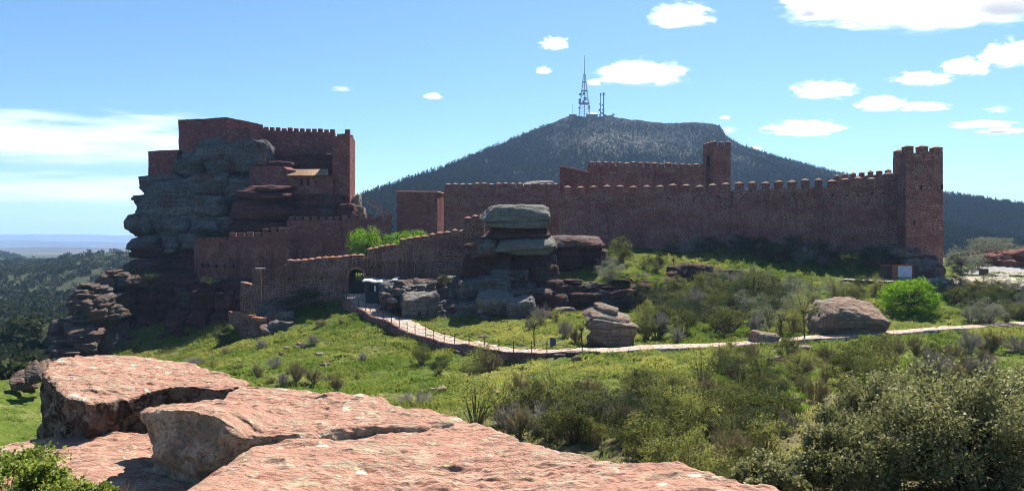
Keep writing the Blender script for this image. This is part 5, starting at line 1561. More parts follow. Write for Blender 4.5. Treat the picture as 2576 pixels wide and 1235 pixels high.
# ---- shrub kinds, each about one metre tall
def leafy_shrub(name, mat, seed, n=2500, leaf=0.055, rad=(0.62, 0.62, 0.5), clumps=26, twigs='twig_brown', hollow=0.45, clump=0.30):
    root = empty(name, (0, 0, -500))
    V, F, t, tips = crown(n, rad, clumps, leaf, seed, (0, 0, 0.52), clump, hollow, zmin=-0.55)
    link_mesh('foliage', V, F, M[mat], root, tint=t)
    V, F = limbs(tips, (0, 0, -0.1), 0.022, seed)
    link_mesh('stems', V, F, M[twigs], root)
    return root
def bare_shrub(name, mat, seed, n=40, sub=9, spread=0.75, buds=None, nb=300, th=0.008):
    root = empty(name, (0, 0, -500))
    r = np.random.default_rng(seed)
    d = rand_dirs(n * 3, r); d[:, 2] = np.abs(d[:, 2]) + 0.25; d = d[:n]; d /= np.linalg.norm(d, axis=1)[:, None]
    tips = d * np.array([spread, spread, 0.8]) * r.uniform(0.6, 1.0, n)[:, None] + [0, 0, 0.08]
    parts = [limbs(tips, (0, 0, -0.1), 0.014, seed, 0.35, 4)]
    k = np.repeat(np.arange(n), sub); tt = r.uniform(0.35, 1.0, len(k))
    a = tips[k] * tt[:, None]; a[:, 2] += 0.15 * tt * (1 - tt)
    b = a + (rand_dirs(len(k), r) * 0.5 + d[k] * 0.7 + [0, 0, .15]) * r.uniform(0.10, 0.28, len(k))[:, None]
    parts.append(prisms(a, b, th, th * 0.5))
    k2 = r.choice(len(b), len(b) * 2); a2 = a[k2] + (b[k2] - a[k2]) * r.uniform(.3, 1, len(k2))[:, None]
    b2 = a2 + (rand_dirs(len(k2), r) * .8 + d[k[k2]] * .5) * r.uniform(.05, .14, len(k2))[:, None]
    parts.append(prisms(a2, b2, th * .7, th * .4))
    V, F = join(parts)
    link_mesh('twigs', V, F, M[mat], root, tint=np.repeat(r.random(len(V) // 6 + 1), 6)[:len(V)])
    if buds:
        pos = b2[r.choice(len(b2), nb)] + r.normal(0, .015, (nb, 3))
        V, F, t = leaves(pos, 0.045, r, 1.5)
        link_mesh('foliage', V, F, M[buds], root, tint=t)
    return root
SHRUB = {
 'olive': [leafy_shrub('olive_shrub', 'leaf_shrub', s, rad=rd) for s, rd in ((1, (.62, .62, .5)), (2, (.8, .7, .5)), (3, (.5, .55, .55)))],
 'dark': [leafy_shrub('dark_shrub', 'leaf_dark', s, 2700, .05, rad=rd) for s, rd in ((4, (.7, .65, .5)), (5, (.55, .55, .55)))],
 'silver': [leafy_shrub('grey_green_shrub', 'leaf_silver', s, 2100, .05, rad=rd, twigs='twig_grey') for s, rd in ((6, (.7, .65, .5)), (7, (.5, .5, .55)))],
 'lime': [leafy_shrub('lime_shrub', 'leaf_lime', s, 1700, .05, rad=rd) for s, rd in ((8, (.6, .6, .5)),)],
 'pale': [leafy_shrub('budding_shrub', 'leaf_pale', s, 1300, .045, rad=rd, hollow=.3) for s, rd in ((9, (.6, .6, .52)), (10, (.5, .5, .55)))],
 'brown': [bare_shrub('bare_shrub', 'twig_brown', s, 46, 10, sp, 'leaf_pale', 350) for s, sp in ((11, .7), (12, .55))],
 'grey': [bare_shrub('bare_shrub', 'twig_grey', s, 42, 10, sp) for s, sp in ((13, .8), (14, .6))],
 'juniper': [leafy_shrub('juniper', 'leaf_dark', 15, 1600, .05, rad=(.5, .5, .52), clumps=34, hollow=.5, clump=.2)],
}
USED = set()
SR = random.Random(3)
CATS = {'olive': 'shrub', 'dark': 'shrub', 'silver': 'shrub', 'lime': 'shrub', 'pale': 'shrub', 'brown': 'bare shrub', 'grey': 'bare shrub', 'juniper': 'juniper'}
def shrub(kind_, loc, h, label, group, wide=1.0, var=None):
    protos = SHRUB[kind_]
    p = protos[SR.randrange(len(protos)) if var is None else var % len(protos)]
    s = (h * wide, h * wide, h)
    rz = SR.uniform(0, 6.28)
    if p.name not in USED:
        USED.add(p.name)
        p.location = loc; p.rotation_euler = (0, 0, rz); p.scale = s; o = p
    else:
        o = copy_tree(p, loc, rz, s)
    return tag(o, label, CATS[kind_], group)
def shrub_px(kind_, x, ybase, hpx, label, group, wide=1.0, D=None):
    g = hit(x, ybase) if D is None else on_ground(x, D)
    g[2] -= 0.05
    return shrub(kind_, g, hpx / FPX * g[1], label, group, wide)

LOOK = {'olive': 'olive green shrub', 'dark': 'dark evergreen shrub', 'silver': 'grey green shrub', 'lime': 'bright lime green shrub', 'pale': 'pale budding shrub', 'brown': 'brown twiggy shrub', 'grey': 'grey leafless shrub', 'juniper': 'dense dark juniper'}
# (kind, x, base, height, width, what it stands by)
SINGLES = [
 ('grey', 1045, 1018, 40, 1.9, 'low and wide on the grass just above the foreground slab'),
 ('brown', 1308, 1004, 84, .75, 'rounded, alone in the middle of the grass slope'),
 ('brown', 848, 985, 48, .7, 'right of a loose row on the left grass slope'),
 ('brown', 790, 965, 52, .7, 'third of a loose row on the left grass slope'),
 ('brown', 745, 962, 62, .7, 'tallest of a loose row on the left grass slope'),
 ('grey', 690, 930, 40, .8, 'first of a loose row on the left grass slope'),
 ('grey', 712, 975, 36, .9, 'tucked low behind the foreground block edge'),
 ('brown', 648, 948, 40, .8, 'at the upper left of the loose row on the slope'),
 ('grey', 482, 925, 34, 1.1, 'near the shadow edge below the dark cliff'),
 ('olive', 560, 870, 56, .8, 'beside the foot of the ruined retaining wall'),
 ('pale', 640, 800, 40, .7, 'growing on top of the ruined retaining wall'),
 ('olive', 1060, 918, 56, .8, 'under the middle of the path retaining wall'),
 ('dark', 1102, 942, 48, .9, 'just below the path retaining wall bend'),
 ('pale', 1215, 930, 70, .9, 'against the path retaining wall, yellowish'),
 ('brown', 1235, 935, 60, .9, 'against the right end of the path retaining wall'),
 ('olive', 1185, 945, 36, 1.2, 'on the grass below the retaining wall'),
 ('silver', 1385, 722, 62, .6, 'upright, at the left edge of the grassy shelf'),
 ('silver', 1445, 682, 46, .8, 'on the grassy shelf left of the tallest shelf bush'),
 ('olive', 1560, 668, 66, .9, 'tallest on the grassy shelf before the long wall'),
 ('grey', 1520, 672, 42, .9, 'on the grassy shelf beside the tallest bush'),
 ('silver', 1535, 708, 56, .9, 'at the front edge of the grassy shelf'),
 ('dark', 1650, 686, 52, .8, 'rounded, alone on the right of the grassy shelf'),
 ('pale', 1620, 675, 36, .9, 'small, left of the lone rounded shelf bush'),
 ('grey', 1725, 698, 44, 1.3, 'wide, on the rocks right of the grassy shelf'),
 ('grey', 1895, 695, 26, .7, 'small and thin on the lawn below the long wall'),
 ('lime', 1652, 742, 46, 1.0, 'against the layered cliff band'),
 ('dark', 2085, 690, 58, 1.0, 'in the shade at the foot of the long wall'),
 ('dark', 1985, 672, 60, .8, 'furthest left in the shade along the long wall'),
 ('dark', 2190, 676, 56, 1.2, 'lit on top, left of the tower footing rocks'),
 ('olive', 2140, 694, 52, .9, 'rounded, between wall foot and forecourt'),
 ('olive', 2060, 660, 52, .8, 'half way along the foot of the long wall'),
 ('silver', 2455, 684, 46, 1.1, 'beside the red rock bank'),
 ('pale', 2340, 690, 26, 1.0, 'small, at the right foot of the corner tower'),
 ('silver', 2520, 640, 44, 1.6, 'on top of the red rock bank, left'),
 ('silver', 2570, 636, 40, 1.5, 'on top of the red rock bank, at the edge'),
]
def singles():
    for k, x, y, h, w, wh in SINGLES:
        D = {2415: 121, 2455: 131, 2520: 146, 2570: 144, 2085: 116, 1985: 121, 2190: 115.5, 2140: 113, 2060: 120, 1560: 116, 1445: 113}.get(x)
        shrub_px(k, x, y, h, LOOK[k] + ' ' + wh, 'single shrubs on the slopes', w, D)
    # the far dark holm oak behind the right car park
singles()
r_ = random.Random(8)
for i in range(20):
    x = 1700 + i * 28 + r_.uniform(-9, 9)
    D = float(np.interp(x, [1404, 1700, 1900, 2100, 2225], [139.5, 130.8, 126, 121.4, 118.9])) - r_.uniform(1.5, 6.5)
    k = r_.choice(['dark', 'dark', 'olive', 'silver', 'grey', 'juniper'])
    shrub(k, on_ground(x, D), r_.uniform(28, 56) / FPX * D, LOOK[k] + ' in the dark row along the foot of the long wall', 'shrubs along the foot of the long wall', r_.uniform(.8, 1.3))

# thickets: (region polygon in sightings, [(kind, weight)], number, height px range, words for the place)
def inside(pt, poly):
    x, y = pt; c = False
    for i in range(len(poly)):
        (x1, y1), (x2, y2) = poly[i], poly[i - 1]
        if (y1 > y) != (y2 > y) and x < (x2 - x1) * (y - y1) / (y2 - y1) + x1:
            c = not c
    return c
def thicket(poly, kinds, n, hr, place, group, seed, wr=(.75, 1.15), mind=14, lean=0):
    r = random.Random(seed)
    xs = [p[0] for p in poly]; ys = [p[1] for p in poly]
    pts, tries = [], 0
    while len(pts) < n and tries < 6000:
        tries += 1
        q = (r.uniform(min(xs), max(xs)), r.uniform(min(ys), max(ys)))
        if inside(q, poly) and all(abs(q[0] - a) + 1.6 * abs(q[1] - b) > mind for a, b in pts):
            pts.append(q)
    ks = [k for k, w in kinds for _ in range(w)]
    for q in pts:
        k = r.choice(ks)
        shrub_px(k, q[0], q[1], r.uniform(*hr), LOOK[k] + ' ' + place, group, r.uniform(*wr))
thicket([(1600, 770), (1760, 735), (1860, 720), (1990, 730), (2060, 770), (2040, 840), (1900, 850), (1700, 872), (1600, 872), (1620, 820)],
        [('olive', 6), ('silver', 3), ('dark', 4), ('grey', 1), ('pale', 2)], 46, (44, 74), 'in the thicket between the two boulders above the path', 'shrubs between the boulders', 1, mind=22)
thicket([(2350, 735), (2576, 735), (2600, 800), (2560, 815), (2380, 822), (2345, 790)], [('olive', 4), ('silver', 3), ('grey', 3), ('dark', 2)], 24, (40, 62), 'in the thicket right of the lime green bush', 'shrubs right of the lime bush', 2, mind=20)
thicket([(2060, 735), (2215, 730), (2225, 775), (2180, 775), (2060, 765)], [('grey', 3), ('olive', 2), ('pale', 2)], 9, (34, 52), 'behind the big brown boulder', 'shrubs behind the big boulder', 3, mind=22)
thicket([(1700, 735), (1850, 705), (2000, 720), (1960, 745), (1800, 760)], [('silver', 3), ('grey', 2), ('pale', 1)], 12, (26, 44), 'on the rim above the boulder thicket', 'shrubs on the rim', 4, mind=24)
thicket([(1340, 795), (1460, 830), (1480, 868), (1400, 866), (1330, 850)], [('grey', 3), ('brown', 2), ('pale', 2)], 7, (30, 56), 'on the grass left of the tilted boulder', 'shrubs left of the tilted boulder', 5, (.6, .9), mind=26)
thicket([(1600, 975), (1750, 930), (1930, 905), (2150, 915), (2250, 960), (2150, 1010), (1900, 1030), (1700, 1040), (1600, 1030)],
        [('brown', 4), ('grey', 1), ('olive', 4), ('dark', 2), ('pale', 3)], 40, (46, 84), 'in the upper scrub below the path', 'shrubs in the upper scrub', 6, mind=31)
thicket([(1180, 1075), (1320, 1050), (1500, 1020), (1700, 1040), (1950, 1040), (2010, 1100), (1900, 1170), (1700, 1180), (1500, 1135), (1330, 1110)],
        [('brown', 4), ('grey', 2), ('olive', 4), ('pale', 4), ('dark', 2)], 66, (66, 118), 'in the lower scrub beside the foreground slab', 'shrubs in the lower scrub', 7, mind=30)
thicket([(1650, 1175), (1800, 1190), (1900, 1235), (1860, 1300), (1700, 1290), (1640, 1230)], [('brown', 3), ('grey', 2), ('pale', 3), ('olive', 2)], 12, (100, 150), 'filling the hollow left of the holm oaks', 'shrubs in the hollow', 8, mind=50)
thicket([(2200, 900), (2576, 880), (2600, 960), (2400, 970), (2200, 950)], [('brown', 4), ('grey', 3), ('olive', 2)], 16, (50, 84), 'behind the holm oaks on the right slope', 'shrubs behind the holm oaks', 9, mind=36)
thicket([(60, 905), (140, 880), (170, 930), (110, 960), (60, 950)], [('olive', 2), ('dark', 2), ('silver', 1)], 8, (22, 36), 'at the foot of the left crag', 'shrubs at the foot of the crag', 10, mind=16)
thicket([(190, 860), (250, 850), (240, 900), (190, 915)], [('pale', 2), ('olive', 2)], 5, (22, 34), 'on the lit grassy nose of the left crag', 'shrubs on the crag', 12, mind=14)
thicket([(460, 925), (560, 895), (720, 850), (850, 790), (1000, 900), (900, 990), (700, 985)], [('grey', 2), ('brown', 2), ('pale', 2)], 16, (14, 28), 'low in the grass of the left slope', 'low tufts on the left slope', 13, (1.0, 1.6), mind=30)
for k, x, y, h, w, wh in [('lime', 1995, 1040, 62, 1.25, 'glowing in the scrub left of the holm oaks'), ('lime', 2195, 985, 44, 1.3, 'just behind the holm oaks'), ('juniper', 1750, 1095, 70, .9, 'in the middle of the lower scrub'), ('juniper', 1560, 1090, 60, .8, 'at the left of the lower scrub')]:
    shrub_px(k, x, y, h, LOOK[k] + ' ' + wh, 'single shrubs on the slopes', w)
# dark bushes on ledges of the keep rock and cliff
for k, x, y, D, h, w, lab in [('dark', 345, 716, 128.5, 44, 1.7, 'dark bush hanging on the shaded ledge below the keep rock'), ('dark', 520, 612, 139.5, 40, 1.2, 'dark bush growing behind the stepped curved wall'), ('dark', 570, 606, 139.5, 30, 1.2, 'smaller dark bush behind the stepped curved wall'), ('silver', 255, 768, 123, 26, 1.2, 'grey green bush lit on the side of the left crag'),
                            ('silver', 320, 690, 130, 22, 1.1, 'pale dry tuft above the left crag'), ('dark', 530, 715, 125, 18, 2.0, 'dark growth on the ledge under the curved wall'), ('olive', 770, 762, 110.5, 40, 1.6, 'dark shaded bush at the foot of the gate wall'), ('dark', 725, 775, 110.2, 30, 1.4, 'low dark bush under the left end of the gate wall'), ('dark', 1120, 718, 101.5, 30, .9, 'small dark bush clinging to the cliff by the kiosk')]:
    shrub(k, P(x, y, D), h / FPX * D, lab, 'bushes on the castle rocks', w)

# ---- trees
def tree(name, label, loc, h, rad, crown_z, n, leaf, mat, seed, trunk=0.12, clumps=40, group=None, hollow=.4, clump=.26, twig=False, up=.25, zmin=-1.0, flat=1.0):
    o = empty(name, loc); tag(o, label, 'tree', group)
    V, F, t, tips = crown(n, rad, clumps, leaf, seed, (0, 0, crown_z), clump, hollow, up=up, zmin=zmin, flat=flat)
    tr = trunk_mesh(crown_z * 0.8, trunk, trunk * .6, seed)
    lm = limbs(tips, tr[2] * np.array([1, 1, .85]), trunk * 0.45, seed, 0.3, 4)
    link_mesh('crown', V, F, M[mat], o, tint=t)
    VV, FF = join([(tr[0], tr[1]), lm])
    link_mesh('trunk', VV, FF, M['bark'], o)
    return o
tree('courtyard_tree', 'dense fresh green rounded tree behind the gate wall', P(920, 655, 128), 5, (2.6, 2.4, 2.6), 2.9, 6500, .21, 'leaf_lime', 31, .2, 60, 'courtyard trees', .5, .30)
tree('courtyard_tree', 'low wide fresh green tree showing over the orange-capped merlons', P(1000, 655, 128), 5, (2.7, 2.4, 2.0), 2.5, 5000, .21, 'leaf_lime', 32, .18, 46, 'courtyard trees', .45, .28)
tree('courtyard_tree', 'fresh green tree right of the other two in the courtyard', P(1050, 648, 131), 5, (2.6, 2.4, 1.9), 2.6, 5000, .21, 'leaf_lime', 33, .18, 46, 'courtyard trees', .45, .28)
# the round lime bush
g = on_ground(2287, 90)
o = tree('round_bush', 'big round bright lime green bush beside the brown boulder', g, 4, (2.75, 2.6, 2.15), P(0, 752, 90)[2] - g[2], 15000, .17, 'leaf_lime', 35, .10, 170, None, .80, .22, up=.1)
o['category'] = 'bush'
g = on_ground(2418, 121)
o = tree('large_shrub', 'large grey green shrub right of the corner tower', g, 4, (2.5, 2.2, 2.0), 2.2, 3200, .24, 'leaf_silver', 36, .10, 60, None, .45, .26); o['category'] = 'shrub'
g = on_ground(2490, 150); g[2] = P(0, 645, 150)[2]
o = tree('rounded_tree', 'grey green rounded tree standing out against the dark hillside at right', g, 4, (3.6, 3.0, 2.1), 2.2, 3600, .28, 'leaf_silver', 37, .10, 60, None, .5, .26)
# slender young trees above the path
for x, yb, ht, D, rw, n, mt, lab, sd in [(2026, 856, 140, None, 1.7, 1500, 'leaf_pale', 'slender tree with a loose yellow green crown left of the big boulder', 41), (1965, 850, 80, None, 1.1, 600, 'leaf_pale', 'thin small tree with open crown beside the small flat rock', 42), (1345, 872, 92, None, .9, 420, 'leaf_pale', 'thin crooked sapling with yellow leaves beside the path', 43), (1462, 866, 66, None, .9, 200, 'leaf_pale', 'nearly bare sapling left of the tilted boulder', 44), (1840, 905, 60, None, .8, 420, 'leaf_pale', 'small budding sapling on the near edge of the path', 45), (2225, 876, 46, None, .5, 160, 'leaf_pale', 'tiny thin sapling below the path near the big boulder', 46), (1695, 690, 36, 115, .7, 90, 'leaf_pale', 'tiny bare tree on the rocks below the long wall', 47)]:
    g = hit(x, yb) if D is None else on_ground(x, D)
    hm = ht / FPX * g[1]
    tree('young_tree', lab, g, hm, (rw, rw, hm * .32), hm * .68, n, .10, mt, sd, .07, 20, 'young trees along the path', .25, .34)

# holm oaks in the right foreground
def holm(label, x, y, D, rad, n, seed, clumps, trunkh=1.5):
    c = P(x, y, D)
    base = c.copy(); base[2] = float(ground_z([c[0]], [c[1]])[0]) - .1
    return tree('holm_oak', label, base, 3, rad, c[2] - base[2], n, .074, 'leaf_oak', seed, .11, clumps, 'holm oaks in the foreground', .5, .15, up=.6, zmin=-.75, flat=2.2)
holm('largest dark holm oak filling the lower right corner', 2420, 1120, 16.5, (1.95, 1.7, 1.45), 44000, 51, 210)
holm('middle holm oak between the corner one and the bare scrub', 2130, 1170, 16.2, (1.15, 1.2, .98), 22000, 52, 120)
holm('low holm oak at the left front of the group', 1945, 1212, 15.5, (.72, .8, .55), 9500, 53, 60)
holm('tall holm oak standing at the back right edge', 2560, 1040, 19.0, (1.25, 1.2, 1.2), 19000, 54, 110)
holm('holm oak rising behind the middle one', 2215, 1060, 20.0, (1.2, 1.2, 1.15), 18000, 55, 100)
# leafy bush at the lower left corner
def near_bush(label, c, rad, n, seed, leaf=.026):
    o = empty('leafy_bush', (c[0], c[1], c[2] - rad[2] - .15)); tag(o, label, 'bush', 'leafy bushes on the near slab')
    V, F, t, tips = crown(n, rad, 34, leaf, seed, (0, 0, rad[2] + .15), .24, .45, 1.5, zmin=-.5)
    link_mesh('foliage', V, F, M['leaf_near'], o, tint=t)
    V, F = limbs(tips, (0, 0, -.05), .008, seed); link_mesh('stems', V, F, M['twig_brown'], o)
M['leaf_near'] = foliage('small glossy green leaves', (0.075, 0.13, 0.014), (0.34, 0.38, 0.06), 0.52, 0.02)
near_bush('green leafy bush creeping over the lower left corner of the slab', P(10, 1215, 4.6), (.30, .40, .20), 6500, 61)
near_bush('low green bush along the lower left edge of the slab', P(120, 1262, 4.5), (.28, .3, .17), 4500, 62)
near_bush('tiny leaf tuft at the bottom edge beside the dry grass', P(262, 1243, 4.7), (.07, .07, .07), 260, 63)
r = np.random.default_rng(64)
b = P(312, 1252, 4.9); nb = 46
A_ = b + r.normal(0, .012, (nb, 3)) * [1, 1, 0] - [0, 0, .05]; B_ = A_ + np.column_stack([r.normal(0, .045, nb), r.normal(0, .045, nb), r.uniform(.07, .17, nb)])
V, F = prisms(A_, B_, .0022, .0008)
tag(link_mesh('grass_tuft', V, F, M['twig_brown'], tint=np.repeat(r.random(nb), 6)), 'dry brown grass tuft at the bottom edge of the slab', 'grass tuft')

# ---- grass on the slopes (one mass)
def build_grass():
    r = np.random.default_rng(71)
    n = 240000
    D = np.sqrt(r.uniform(18 ** 2, 128 ** 2, n)); x = r.uniform(-60, 2640, n)
    X = (x - CX) / FPX * D
    keep = np.ones(n, bool)
    pc = np.concatenate([(PL_ + PR_) / 2])
    pxx = pc[:, 0] / pc[:, 1]; 
    # off the path and forecourt
    near = np.full(n, 9.0)
    for i in range(0, len(pc), 2):
        near = np.minimum(near, np.hypot(X - pc[i, 0], D - pc[i, 1]))
    hw = np.interp(D, [70, 112], [1.3, 1.8])
    keep &= near > hw
    keep &= ~((x > 2090) & (D > 99) & (D < 125))
    p = np.column_stack([X, D, np.zeros(n)])
    keep &= fbm(p * 0.25, 3, 91) > -0.6
    keep &= ~((D < 46) & (X > -6) & (r.random(n) < .6)) & ~(X < -0.52 * D)
    X, D = X[keep], D[keep]; n = len(X)
    Z = ground_z(X, D)
    base = np.column_stack([X, D, Z - 0.03])
    pp = np.column_stack([X, D, np.zeros(n)])
    mix = np.clip(0.38 + 0.50 * fbm(pp * 0.11, 4, 92) + 0.30 * fbm(pp * 0.8, 2, 93) + .25 * (D < 50), 0, 1)
    h = 0.22 * (1 + 0.75 * fbm(pp * 0.45, 3, 94)) * r.uniform(.6, 1.4, n)
    Vs, ts = [], []
    lean = np.column_stack([fbm(pp * .3, 2, 95), -0.5 + .6 * fbm(pp * .3, 2, 96), np.zeros(n)])
    for k in range(3):
        o = r.normal(0, .10, (n, 3)) * [1, 1, 0]
        a = r.uniform(0, math.pi, n); w = r.uniform(.03, .065, n) * (D / 60) ** .5
        s = np.column_stack([np.cos(a) * w, np.sin(a) * w, np.zeros(n)])
        tip = base + o + (lean * .9 + r.normal(0, .35, (n, 3)) * [1, 1, 0]) * h[:, None] + np.column_stack([np.zeros(n), np.zeros(n), h])
        Vs.append(np.stack([base + o - s, base + o + s, tip], 1)); ts.append(np.repeat(np.clip(mix + r.normal(0, .13, n), 0, 1)[:, None], 3, 1))
    V = np.concatenate(Vs).reshape(-1, 3); t = np.concatenate(ts).ravel()
    return kind(link_mesh('grass', V, np.arange(len(V)).reshape(-1, 3), M['grass'], tint=t), 'stuff')
build_grass()

# ---- far woods
def lump_trees(pos, size, mat, name, seed, nl, cone=False, leafk=.3):
    r = np.random.default_rng(seed)
    n = len(pos)
    k = np.repeat(np.arange(n), nl)
    d = rand_dirs(len(k), r)
    if cone:
        z = r.uniform(0, 1, len(k)) ** 1.4
        rad = (1 - z) * 0.42 * r.uniform(.55, 1.1, len(k)) + .02
        q = np.column_stack([d[:, 0] * rad, d[:, 1] * rad, z * 1.05])
    else:
        q = d * r.uniform(.65, 1, len(k))[:, None] * [.62, .62, .42] + [0, 0, .45]
        q += 0.12 * np.column_stack([vnoise(d * 2 + pos[k] * .3, 1), vnoise(d * 2 + pos[k] * .3, 2), vnoise(d * 2 + pos[k] * .3, 3)])
    P_ = pos[k] + q * size[k][:, None]
    tc = np.clip(r.normal(.45, .25, n), 0, 1)
    V, F, t = leaves(P_, size[k] * leafk, r, 1.3, 0.2, tc[k])
    return kind(link_mesh(name, V, F, M[mat], tint=t), 'stuff')
def build_woods():
    r = np.random.default_rng(81)
    n = 72000
    x = r.uniform(760, 2700, n)
    yr, Dr = ridge_at(x)
    t = r.uniform(0.10, 1.0, n) ** 0.7
    D = 331 + (Dr - 331) * t; X = (x - CX) / FPX * D
    p = np.column_stack([X, D, np.zeros(n)])
    nz = fbm(p * np.array([.010, .006, 1]), 4, 55)
    dens = 0.80 + 0.6 * nz
    ysee = CY - mountain_z(X, D) / D * FPX
    bare = sstep(1420, 1520, x) * (1 - sstep(1720, 1790, x)) * sstep(325, 345, ysee) * (1 - sstep(385, 405, ysee))
    dens = dens - 0.50 * bare + 0.35 * (1 - sstep(.40, .56, t)) + .3 * (x < 1380) + 0.35 * (x > 1900)
    top = (t > .985) & (x > 1380) & (x < 1800)
    keep = (r.random(n) < dens) & ~top
    X, D, x = X[keep], D[keep], x[keep]
    Z = mountain_z(X, D)
    pos = np.column_stack([X, D, Z - .8]); size = r.uniform(2.4, 5.0, len(X)) * np.where((x > 1390) & (D > 800), .75, 1)
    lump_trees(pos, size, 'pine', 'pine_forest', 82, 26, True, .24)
    # the wooded valley side on the left
    n = 7600
    x = r.uniform(-260, 420, n); D = np.sqrt(r.uniform(150 ** 2, 1000 ** 2, n) ); D = np.where(r.random(n) < .45, r.uniform(150, 420, n), D); D[:1700] = r.uniform(52, 200, 1700); x[:1700] = r.uniform(-260, 170, 1700)
    X = (x - CX) / FPX * D
    p = np.column_stack([X, D, np.zeros(n)])
    keep = ((r.random(n) < .8 + .8 * fbm(p * .012, 3, 57)) | (D < 300)) & ~((X / D * FPX + CX > 90) & (D < 175))
    X, D = X[keep], D[keep]
    pos = np.column_stack([X, D, ground_z(X, D) - .4])
    s_ = np.clip(r.normal(3.8, 1.3, len(X)), 1.4, 7.0) * np.interp(D, [50, 200], [.45, 1])
    near = D < 330
    o = lump_trees(pos, s_, 'wood_far', 'oak_wood', 83, 64, False, .26)
    # lighter hillside beyond
    n = 1800
    x = r.uniform(-260, 320, n); D = r.uniform(1150, 1345, n); X = (x - CX) / FPX * D
    yy = np.interp(x, [-300, 0, 45, 95, 150, 300], [612, 636, 648, 668, 690, 700]); f = np.interp(D / 1350, [.8, .86, .92, .96, 1.0], [0, .3, .7, .92, 1])
    zt = (CY - yy) / FPX * 1350; Z = -26 + (zt + 26) * f
    lump_trees(np.column_stack([X, D, Z]), r.uniform(3, 8, n), 'wood_far', 'oak_wood', 84, 12, False, .4)
build_woods()
# single trees standing out on the skyline
for i, (x, D) in enumerate([(1541, 1000)]):
    b = top_at(x); b[2] -= .6
    tree('lone_tree', 'single small tree on the summit right of the huts', b, 6, (3.2, 3, 2.2), 3.6, 260, 1.0, 'pine', 95, .4, 14)
# ---------------------------------------------------------------- air, sky, sun, clouds, camera
def haze():
    m = bpy.data.materials.new('air'); m.use_nodes = True
    nt = m.node_tree; nt.nodes.clear()
    out = nt.nodes.new('ShaderNodeOutputMaterial'); v = nt.nodes.new('ShaderNodeVolumePrincipled')
    v.inputs['Color'].default_value = (0.40, 0.62, 1.0, 1); v.inputs['Density'].default_value = HAZE; v.inputs['Anisotropy'].default_value = 0.2
    nt.links.new(v.outputs[0], out.inputs['Volume'])
    mb = MB(); mb.box((0, 7000, 60), (22000, 17000, 480))
    return kind(mb.build('haze', m), 'stuff')
HAZE = 0.00012
haze()

def cloud_mat(name, dens, soft, scale):
    m = bpy.data.materials.new(name); m.use_nodes = True
    nt = m.node_tree; nt.nodes.clear()
    N = lambda t: nt.nodes.new('ShaderNode' + t)
    L = nt.links.new
    out = N('OutputMaterial'); v = N('VolumePrincipled'); tc = N('TexCoord'); oi = N('ObjectInfo')
    ad = N('VectorMath'); ad.operation = 'ADD'
    sc = N('VectorMath'); sc.operation = 'SCALE'; L(oi.outputs['Location'], sc.inputs[0]); sc.inputs['Scale'].default_value = 0.01
    L(tc.outputs['Object'], ad.inputs[0]); L(sc.outputs[0], ad.inputs[1])
    mp = N('Mapping'); mp.inputs['Scale'].default_value = scale; L(ad.outputs[0], mp.inputs[0])
    no = N('TexNoise'); no.inputs['Scale'].default_value = 1.0; no.inputs['Detail'].default_value = 7; no.inputs['Roughness'].default_value = 0.6; L(mp.outputs[0], no.inputs['Vector'])
    ln = N('VectorMath'); ln.operation = 'LENGTH'; L(tc.outputs['Object'], ln.inputs[0])
    def mt(op, a, b, c=None):
        q = N('Math'); q.operation = op
        for i, s in enumerate((a, b, c)):
            if s is None: continue
            if isinstance(s, (int, float)): q.inputs[i].default_value = s
            else: L(s, q.inputs[i])
        return q.outputs[0]
    sep = N('SeparateXYZ'); L(tc.outputs['Object'], sep.inputs[0])
    low = N('MapRange'); low.interpolation_type = 'SMOOTHSTEP'; L(sep.outputs[2], low.inputs[0]); low.inputs[1].default_value = -0.75; low.inputs[2].default_value = -0.25
    f = mt('SUBTRACT', 1.0, ln.outputs['Value'])
    f = mt('ADD', f, mt('MULTIPLY', mt('SUBTRACT', no.outputs[0], 0.5), 2.0 * soft))
    r = N('MapRange'); r.interpolation_type = 'SMOOTHSTEP'; L(f, r.inputs[0]); r.inputs[1].default_value = 0.18; r.inputs[2].default_value = 0.62
    cs = N('SeparateColor'); L(oi.outputs['Color'], cs.inputs[0])
    d = mt('MULTIPLY', mt('MULTIPLY', mt('MULTIPLY', r.outputs[0], dens), cs.outputs[0]), low.outputs[0])
    L(d, v.inputs['Density']); v.inputs['Color'].default_value = (1, 1, 1, 1); v.inputs['Anisotropy'].default_value = 0.45
    L(v.outputs[0], out.inputs['Volume'])
    return m
CM = cloud_mat('cloud vapour', 4.5, 1.2, (2.1, 2.1, 2.1))
CW = cloud_mat('thin cloud vapour', 0.5, 1.2, (1.4, 1.4, 3.0))
CV_ = cloud_mat('veil cloud vapour', 0.85, 1.9, (1.6, 1.6, 3.4))
def cloud_mesh():
    V, F = cube_sphere(6)
    V = V / np.linalg.norm(V, axis=1)[:, None] * 1.15
    return V, F
CV, CF = cloud_mesh()
def cloud(x, y, w, h, label, mat=None, D=5200, deep=0.7, name='cloud', grow=1.35):
    o = link_mesh(name, CV, CF, mat or CM, smooth=True)
    o.location = P(x, y, D)
    o.location.y += 0
    W_, H_ = w / 2 / FPX * D * grow, h / 2 / FPX * D * grow
    o.scale = (W_, max(H_ * 1.3, W_ * 0.45), H_)
    k = 1.0 / (2 * H_); o.color = (k, k, k, 1)      # the same optical depth whatever the size
    return tag(o, label, 'cloud', 'clouds')
cloud(2330, 8, 560, 110, 'great white cloud cut by the top right corner')
cloud(2080, 8, 190, 60, 'left lobe of the great cloud at the top right')
cloud(2560, 0, 260, 110, 'right lobe of the great cloud at the top right corner')
cloud(2033, 34, 52, 28, 'small puff just under the left lobe of the great cloud')
cloud(1712, 43, 140, 56, 'flat white cloud high above the mountain, left of the great cloud')
